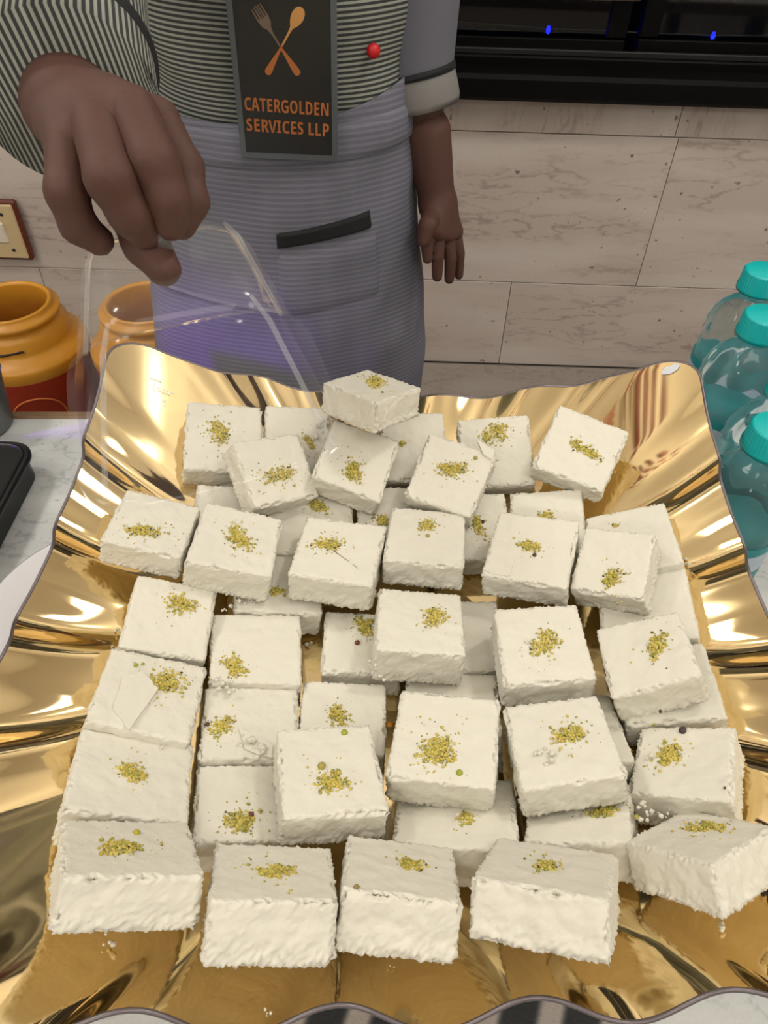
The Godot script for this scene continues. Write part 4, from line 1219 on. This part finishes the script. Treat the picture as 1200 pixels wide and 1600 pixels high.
	for s in [-1.0, 1.0]:
		part("shoe", blob([[Vector3(-0.13 + s * 0.085, 0.045, -0.96), 0.044, Vector3(-0.13 + s * 0.1, 0.04, -0.80), 0.036], [Vector3(-0.13 + s * 0.085, 0.09, -0.955), 0.04, Vector3(-0.13 + s * 0.085, 0.045, -0.93), 0.042]], 0.02, 0.008), mat("black_metal", Color.BLACK), man)
	# hair and eyes
	var hh := Vector3(-0.1280, 1.5450, -0.9050)
	part("hair", blob([[hh + Vector3(-0.03, 0.06, -0.03), 0.062, hh + Vector3(0.03, 0.06, -0.03), 0.062], [hh + Vector3(0, 0.075, 0.03), 0.045, hh + Vector3(0, 0.02, -0.06), 0.06]], 0.03, 0.008), mat("black_hair", Color(0.015, 0.013, 0.012), 0.6), man)
	for s in [-1.0, 1.0]:
		part("eye", lathe([Vector2(0.0005, -0.011), Vector2(0.008, -0.008), Vector2(0.011, 0.0), Vector2(0.008, 0.008), Vector2(0.0005, 0.011)], 16), mat("eye_white", Color(0.8, 0.78, 0.74), 0.3), man, hh + Vector3(s * 0.031, 0.0, 0.079))
	badge()

func badge() -> void:
	var b := thing("identity_badge", "dark hanging identity badge with crossed fork and spoon above orange lettering", "badge", Vector3(-0.1086, 0.9740, -0.7970))
	b.rotation = Vector3(0.03, 0.02, deg_to_rad(-1.0))
	var clear := mat("badge_sleeve", Color(0.30, 0.32, 0.34), 0.3)
	part("sleeve", block(Vector3(0.1005, 0.153, 0.0022), 0.0008), clear, b)
	part("card", block(Vector3(0.089, 0.141, 0.0012), 0.0003), mat("badge_black", Color(0.04, 0.042, 0.05), 0.35), b, Vector3(0, 0.0005, 0.0008))
	part("lanyard", tube([Vector3(-0.012, 0.077, 0.0), Vector3(-0.03, 0.2, -0.02), Vector3(-0.055, 0.36, -0.035), Vector3(-0.06, 0.42, -0.09)], [0.004, 0.004, 0.004, 0.004], 8), mat("navy_trim", Color.BLACK), b)
	part("lanyard", tube([Vector3(0.012, 0.077, 0.0), Vector3(0.03, 0.2, -0.02), Vector3(0.055, 0.36, -0.035), Vector3(0.06, 0.42, -0.09)], [0.004, 0.004, 0.004, 0.004], 8), mats["navy_trim"], b)
	var copper := mat("print_copper", Color(0.66, 0.38, 0.16), 0.5)
	var gold := mat("print_gold", Color(0.74, 0.53, 0.29), 0.45)
	var steel := mat("print_pewter", Color(0.42, 0.35, 0.29), 0.45)
	# spoon: bowl, neck, handle that widens
	var sp := PackedVector2Array()
	for p in [[0.8, 0], [1.0, 14], [1.4, 20], [3.4, 23], [5.2, 27], [5.8, 31.5], [4.8, 36], [2.6, 38.6], [0, 39.2]]:
		sp.append(Vector2(p[0], p[1]) * 0.001)
	mirror(sp)
	var ha := PackedVector2Array()
	for p in [[0.8, 2], [1.6, -8], [3.0, -20], [3.3, -25], [2.2, -27], [0, -27.6]]:
		ha.append(Vector2(p[0], p[1]) * 0.001)
	mirror(ha)
	var fk := PackedVector2Array()
	for p in [[0.8, 0], [1.0, 13], [2.0, 18], [4.8, 22], [5.6, 28], [5.2, 38], [4.2, 38], [4.2, 28], [3.1, 27.6], [2.5, 38.6], [1.6, 38.6], [1.5, 27.6], [0.5, 27.6], [0.45, 38.8], [0, 38.8]]:
		fk.append(Vector2(p[0], p[1]) * 0.001)
	mirror(fk)
	var mid := Vector3(-0.0025, 0.027, 0.0016)
	part("spoon_print", plate(sp, 0.0004), gold, b, mid, Vector3(0, 0, deg_to_rad(-33.0)))
	part("handle_print", plate(ha, 0.0004), copper, b, mid, Vector3(0, 0, deg_to_rad(-33.0)))
	part("fork_print", plate(fk, 0.0004), steel, b, mid - Vector3(0, 0, 0.0003), Vector3(0, 0, deg_to_rad(33.0)))
	part("handle_print", plate(ha, 0.0004), copper, b, mid - Vector3(0, 0, 0.0003), Vector3(0, 0, deg_to_rad(35.0)))
	var font := SystemFont.new()
	font.font_names = PackedStringArray(["Droid Sans"])
	font.font_weight = 700
	for k in 2:
		var t := TextMesh.new()
		t.font = font
		t.text = ["CATERGOLDEN", "SERVICES LLP"][k]
		t.font_size = 32
		t.pixel_size = 0.0004
		t.depth = 0.0006
		var wide := t.get_aabb().size.x
		var o := part("lettering", t, copper, b, Vector3(0.0, -0.0245 - 0.0195 * k, 0.0018), Vector3(0, 0, deg_to_rad(-1.6)))
		o.scale = Vector3(0.083 / maxf(wide, 0.001), 1.3, 1.0)

func mirror(p: PackedVector2Array) -> void:
	for i in range(p.size() - 1, -1, -1):
		if p[i].x > 0.0:
			p.append(Vector2(-p[i].x, p[i].y))

# the clear cover that the hand lifts by its knob
func clear_cover() -> void:
	var c := thing("clear_cover", "transparent plastic food cover lifted by its knob above the back of the tray", "cover", Vector3(-0.1225, 1.0134, -0.3757))
	c.rotation = Vector3(0.1, 0.35, 0.05)
	var film := mat("clear_plastic", Color(0.9, 0.92, 0.95, 0.02), 0.12)
	film.metallic_specular = 0.3
	film.transparency = BaseMaterial3D.TRANSPARENCY_ALPHA
	var rows := []
	for k in [[0.012, -0.012], [0.03, -0.013], [0.042, -0.017], [0.05, -0.03], [0.06, -0.06], [0.069, -0.088], [0.076, -0.108], [0.078, -0.113], [0.083, -0.114]]:
		var row := PackedVector3Array()
		for i in 64:
			var a := TAU * i / 64.0
			var e := pow(pow(absf(cos(a)), 5.0) + pow(absf(sin(a)), 5.0), -0.2)
			row.append(Vector3(cos(a) * e * k[0] * 1.02, k[1], sin(a) * e * k[0]))
		rows.append(row)
	part("shell", skin(rows, true, false), film, c)
	var bar := mat("clear_ridge", Color(0.85, 0.87, 0.9, 0.12), 0.08)
	bar.metallic_specular = 0.4
	bar.transparency = BaseMaterial3D.TRANSPARENCY_ALPHA
	for i in 4:
		var a := PI / 4 + i * PI / 2
		var e := pow(pow(absf(cos(a)), 5.0) + pow(absf(sin(a)), 5.0), -0.2)
		var q := Vector3(cos(a) * e * 1.02, 0, sin(a) * e)
		part("corner_ridge", tube([q * 0.042 + Vector3(0, -0.017, 0), q * 0.05 + Vector3(0, -0.03, 0), q * 0.078 + Vector3(0, -0.113, 0)], [0.0012, 0.0016, 0.0016], 8), bar, c)
	part("knob", lathe([Vector2(0.005, -0.012), Vector2(0.004, -0.006), Vector2(0.006, 0.0), Vector2(0.0085, 0.006), Vector2(0.007, 0.011), Vector2(0.0005, 0.013)], 24), bar, c)

# ---------------------------------------------------------------- jars behind the table
func jars() -> void:
	var rows := [[[Vector3(-0.6993, 0.4815, -1.2000), "wide-mouthed orange plastic jar at the left edge, fully open to view"], [Vector3(-0.4459, 0.4903, -1.2000), "wide-mouthed orange plastic jar partly hidden behind the apron"]]]
	for k in rows[0]:
		var j := thing("drinks_jar", k[1], "jar", k[0], "")
		var h: float = k[0].y
		j.position.y = 0.0
		var shell := mat("orange_plastic", Color(0.80, 0.56, 0.17), 0.35)
		shell.backlight_enabled = true
		shell.backlight = Color(0.25, 0.12, 0.02)
		var prof := [Vector2(0.105, 0.0), Vector2(0.112, 0.008), Vector2(0.115, 0.05), Vector2(0.115, h - 0.106), Vector2(0.1185, h - 0.102), Vector2(0.1185, h - 0.088), Vector2(0.116, h - 0.082), Vector2(0.107, h - 0.074), Vector2(0.098, h - 0.068), Vector2(0.094, h - 0.06), Vector2(0.092, h - 0.042), Vector2(0.084, h - 0.034), Vector2(0.081, h - 0.03), Vector2(0.0815, h - 0.024), Vector2(0.086, h - 0.02), Vector2(0.086, h - 0.012), Vector2(0.075, h - 0.01), Vector2(0.0755, h - 0.003), Vector2(0.073, h), Vector2(0.069, h - 0.001), Vector2(0.066, h - 0.006), Vector2(0.066, h - 0.05), Vector2(0.1, h - 0.1), Vector2(0.108, h - 0.2), Vector2(0.105, 0.02), Vector2(0.002, 0.015)]
		part("shell", lathe(prof, 64), shell, j)
		part("red_label", lathe([Vector2(0.1155, h - 0.26), Vector2(0.1163, h - 0.259), Vector2(0.1163, h - 0.109), Vector2(0.1155, h - 0.108)], 64), mat("red_print", Color(0.58, 0.17, 0.06), 0.45), j)
		var ring := []
		var rr := []
		for i in 33:
			var a := TAU * i / 32.0
			var th := 1.2 + cos(a) * 0.42
			ring.append(Vector3(cos(th) * 0.1163, h - 0.185 + sin(a) * 0.045, sin(th) * 0.1163))
			rr.append(0.0018)
		part("label_ring", tube(ring, rr, 6, Vector3(0.2, 0.9, 0.1)), mat("pale_orange", Color(0.80, 0.45, 0.2), 0.5), j)
		part("neck_slot", tube([Vector3(cos(1.9) * 0.0945, h - 0.058, sin(1.9) * 0.0945), Vector3(cos(1.5) * 0.0945, h - 0.056, sin(1.5) * 0.0945), Vector3(cos(1.1) * 0.0945, h - 0.052, sin(1.1) * 0.0945)], [0.0022, 0.0026, 0.0022], 6), mat("dark_slot", Color(0.16, 0.09, 0.08), 0.6), j)

# ---------------------------------------------------------------- water bottles
func bottles() -> void:
	var spots := [[Vector3(0.3734, 0.6500, -0.6946), "water bottle standing furthest back, next to the marble wall"], [Vector3(0.3464, 0.6500, -0.6099), "water bottle standing second from the back, whole teal cap in view"], [Vector3(0.3420, 0.6500, -0.5150), "water bottle whose cap is cut off by the picture's edge"], [Vector3(0.2998, 0.6500, -0.4464), "water bottle standing nearest, close against the tray's rim"]]
	var water := mat("bottle_water", Color(0.93, 0.975, 0.985, 0.03), 0.03)
	water.refraction_enabled = true
	water.refraction_scale = 0.033
	var teal := mat("teal_cap", Color(0.02, 0.66, 0.66), 0.35)
	var lab := mat("label_teal", Color(0.10, 0.50, 0.52), 0.4)
	var white := mat("label_white", Color(0.66, 0.72, 0.78), 0.4)
	var proto: Node3D = null
	for k in spots.size():
		var b: Node3D
		if proto == null:
			b = thing("water_bottle", spots[k][1], "bottle", spots[k][0], "teal-capped water bottles beside the tray")
			proto = b
			var prof := [Vector3(0.024, 0.0, 0), Vector3(0.033, 0.002, 0), Vector3(0.037, 0.008, 0)]
			for i in 9:
				var y := 0.016 + i * 0.0112
				prof.append(Vector3(0.0382, y, 0.3))
				prof.append(Vector3(0.0366 if i % 2 == 0 else 0.0372, y + 0.0056, 0.6))
			for q in [[0.0380, 0.118, 1.0], [0.0366, 0.124, 1.0], [0.0372, 0.130, 1.2], [0.0345, 0.139, 1.2], [0.0335, 0.143, 1.2], [0.0285, 0.153, 0.8], [0.0205, 0.161, 0.3], [0.0150, 0.1665, 0.0], [0.0135, 0.170, 0.0], [0.0165, 0.1705, 0.0], [0.0165, 0.173, 0.0], [0.0135, 0.1735, 0.0], [0.0135, 0.178, 0.0]]:
				prof.append(Vector3(q[0], q[1], q[2]))
			part("bottle_body", lathe(prof, 64, Vector3.ZERO, 0.035, 8), water, b)
			part("label", lathe([Vector2(0.0386, 0.036), Vector2(0.0389, 0.037), Vector2(0.0389, 0.061), Vector2(0.0386, 0.062)], 64), lab, b)
			part("label", lathe([Vector2(0.0386, 0.0625), Vector2(0.0389, 0.063), Vector2(0.0389, 0.084), Vector2(0.0386, 0.0845)], 64), white, b)
			part("label", lathe([Vector2(0.0386, 0.085), Vector2(0.0389, 0.0855), Vector2(0.0389, 0.0945), Vector2(0.0386, 0.095)], 64), lab, b)
			var cp := [Vector3(0.0140, 0.1735, 0), Vector3(0.0215, 0.1738, 0), Vector3(0.0217, 0.178, 0), Vector3(0.0206, 0.1785, 1.0), Vector3(0.0200, 0.1935, 1.0), Vector3(0.0180, 0.1958, 0.4), Vector3(0.0005, 0.1962, 0)]
			part("cap", lathe(cp, 120, Vector3.ZERO, 0.018, 40), teal, b)
		else:
			b = proto.duplicate()
			b.name = numbered("water_bottle")
			add_child(b, true)
			b.position = spots[k][0]
			b.rotation.y = k * 0.9
			tag(b, spots[k][1], "bottle", "teal-capped water bottles beside the tray")
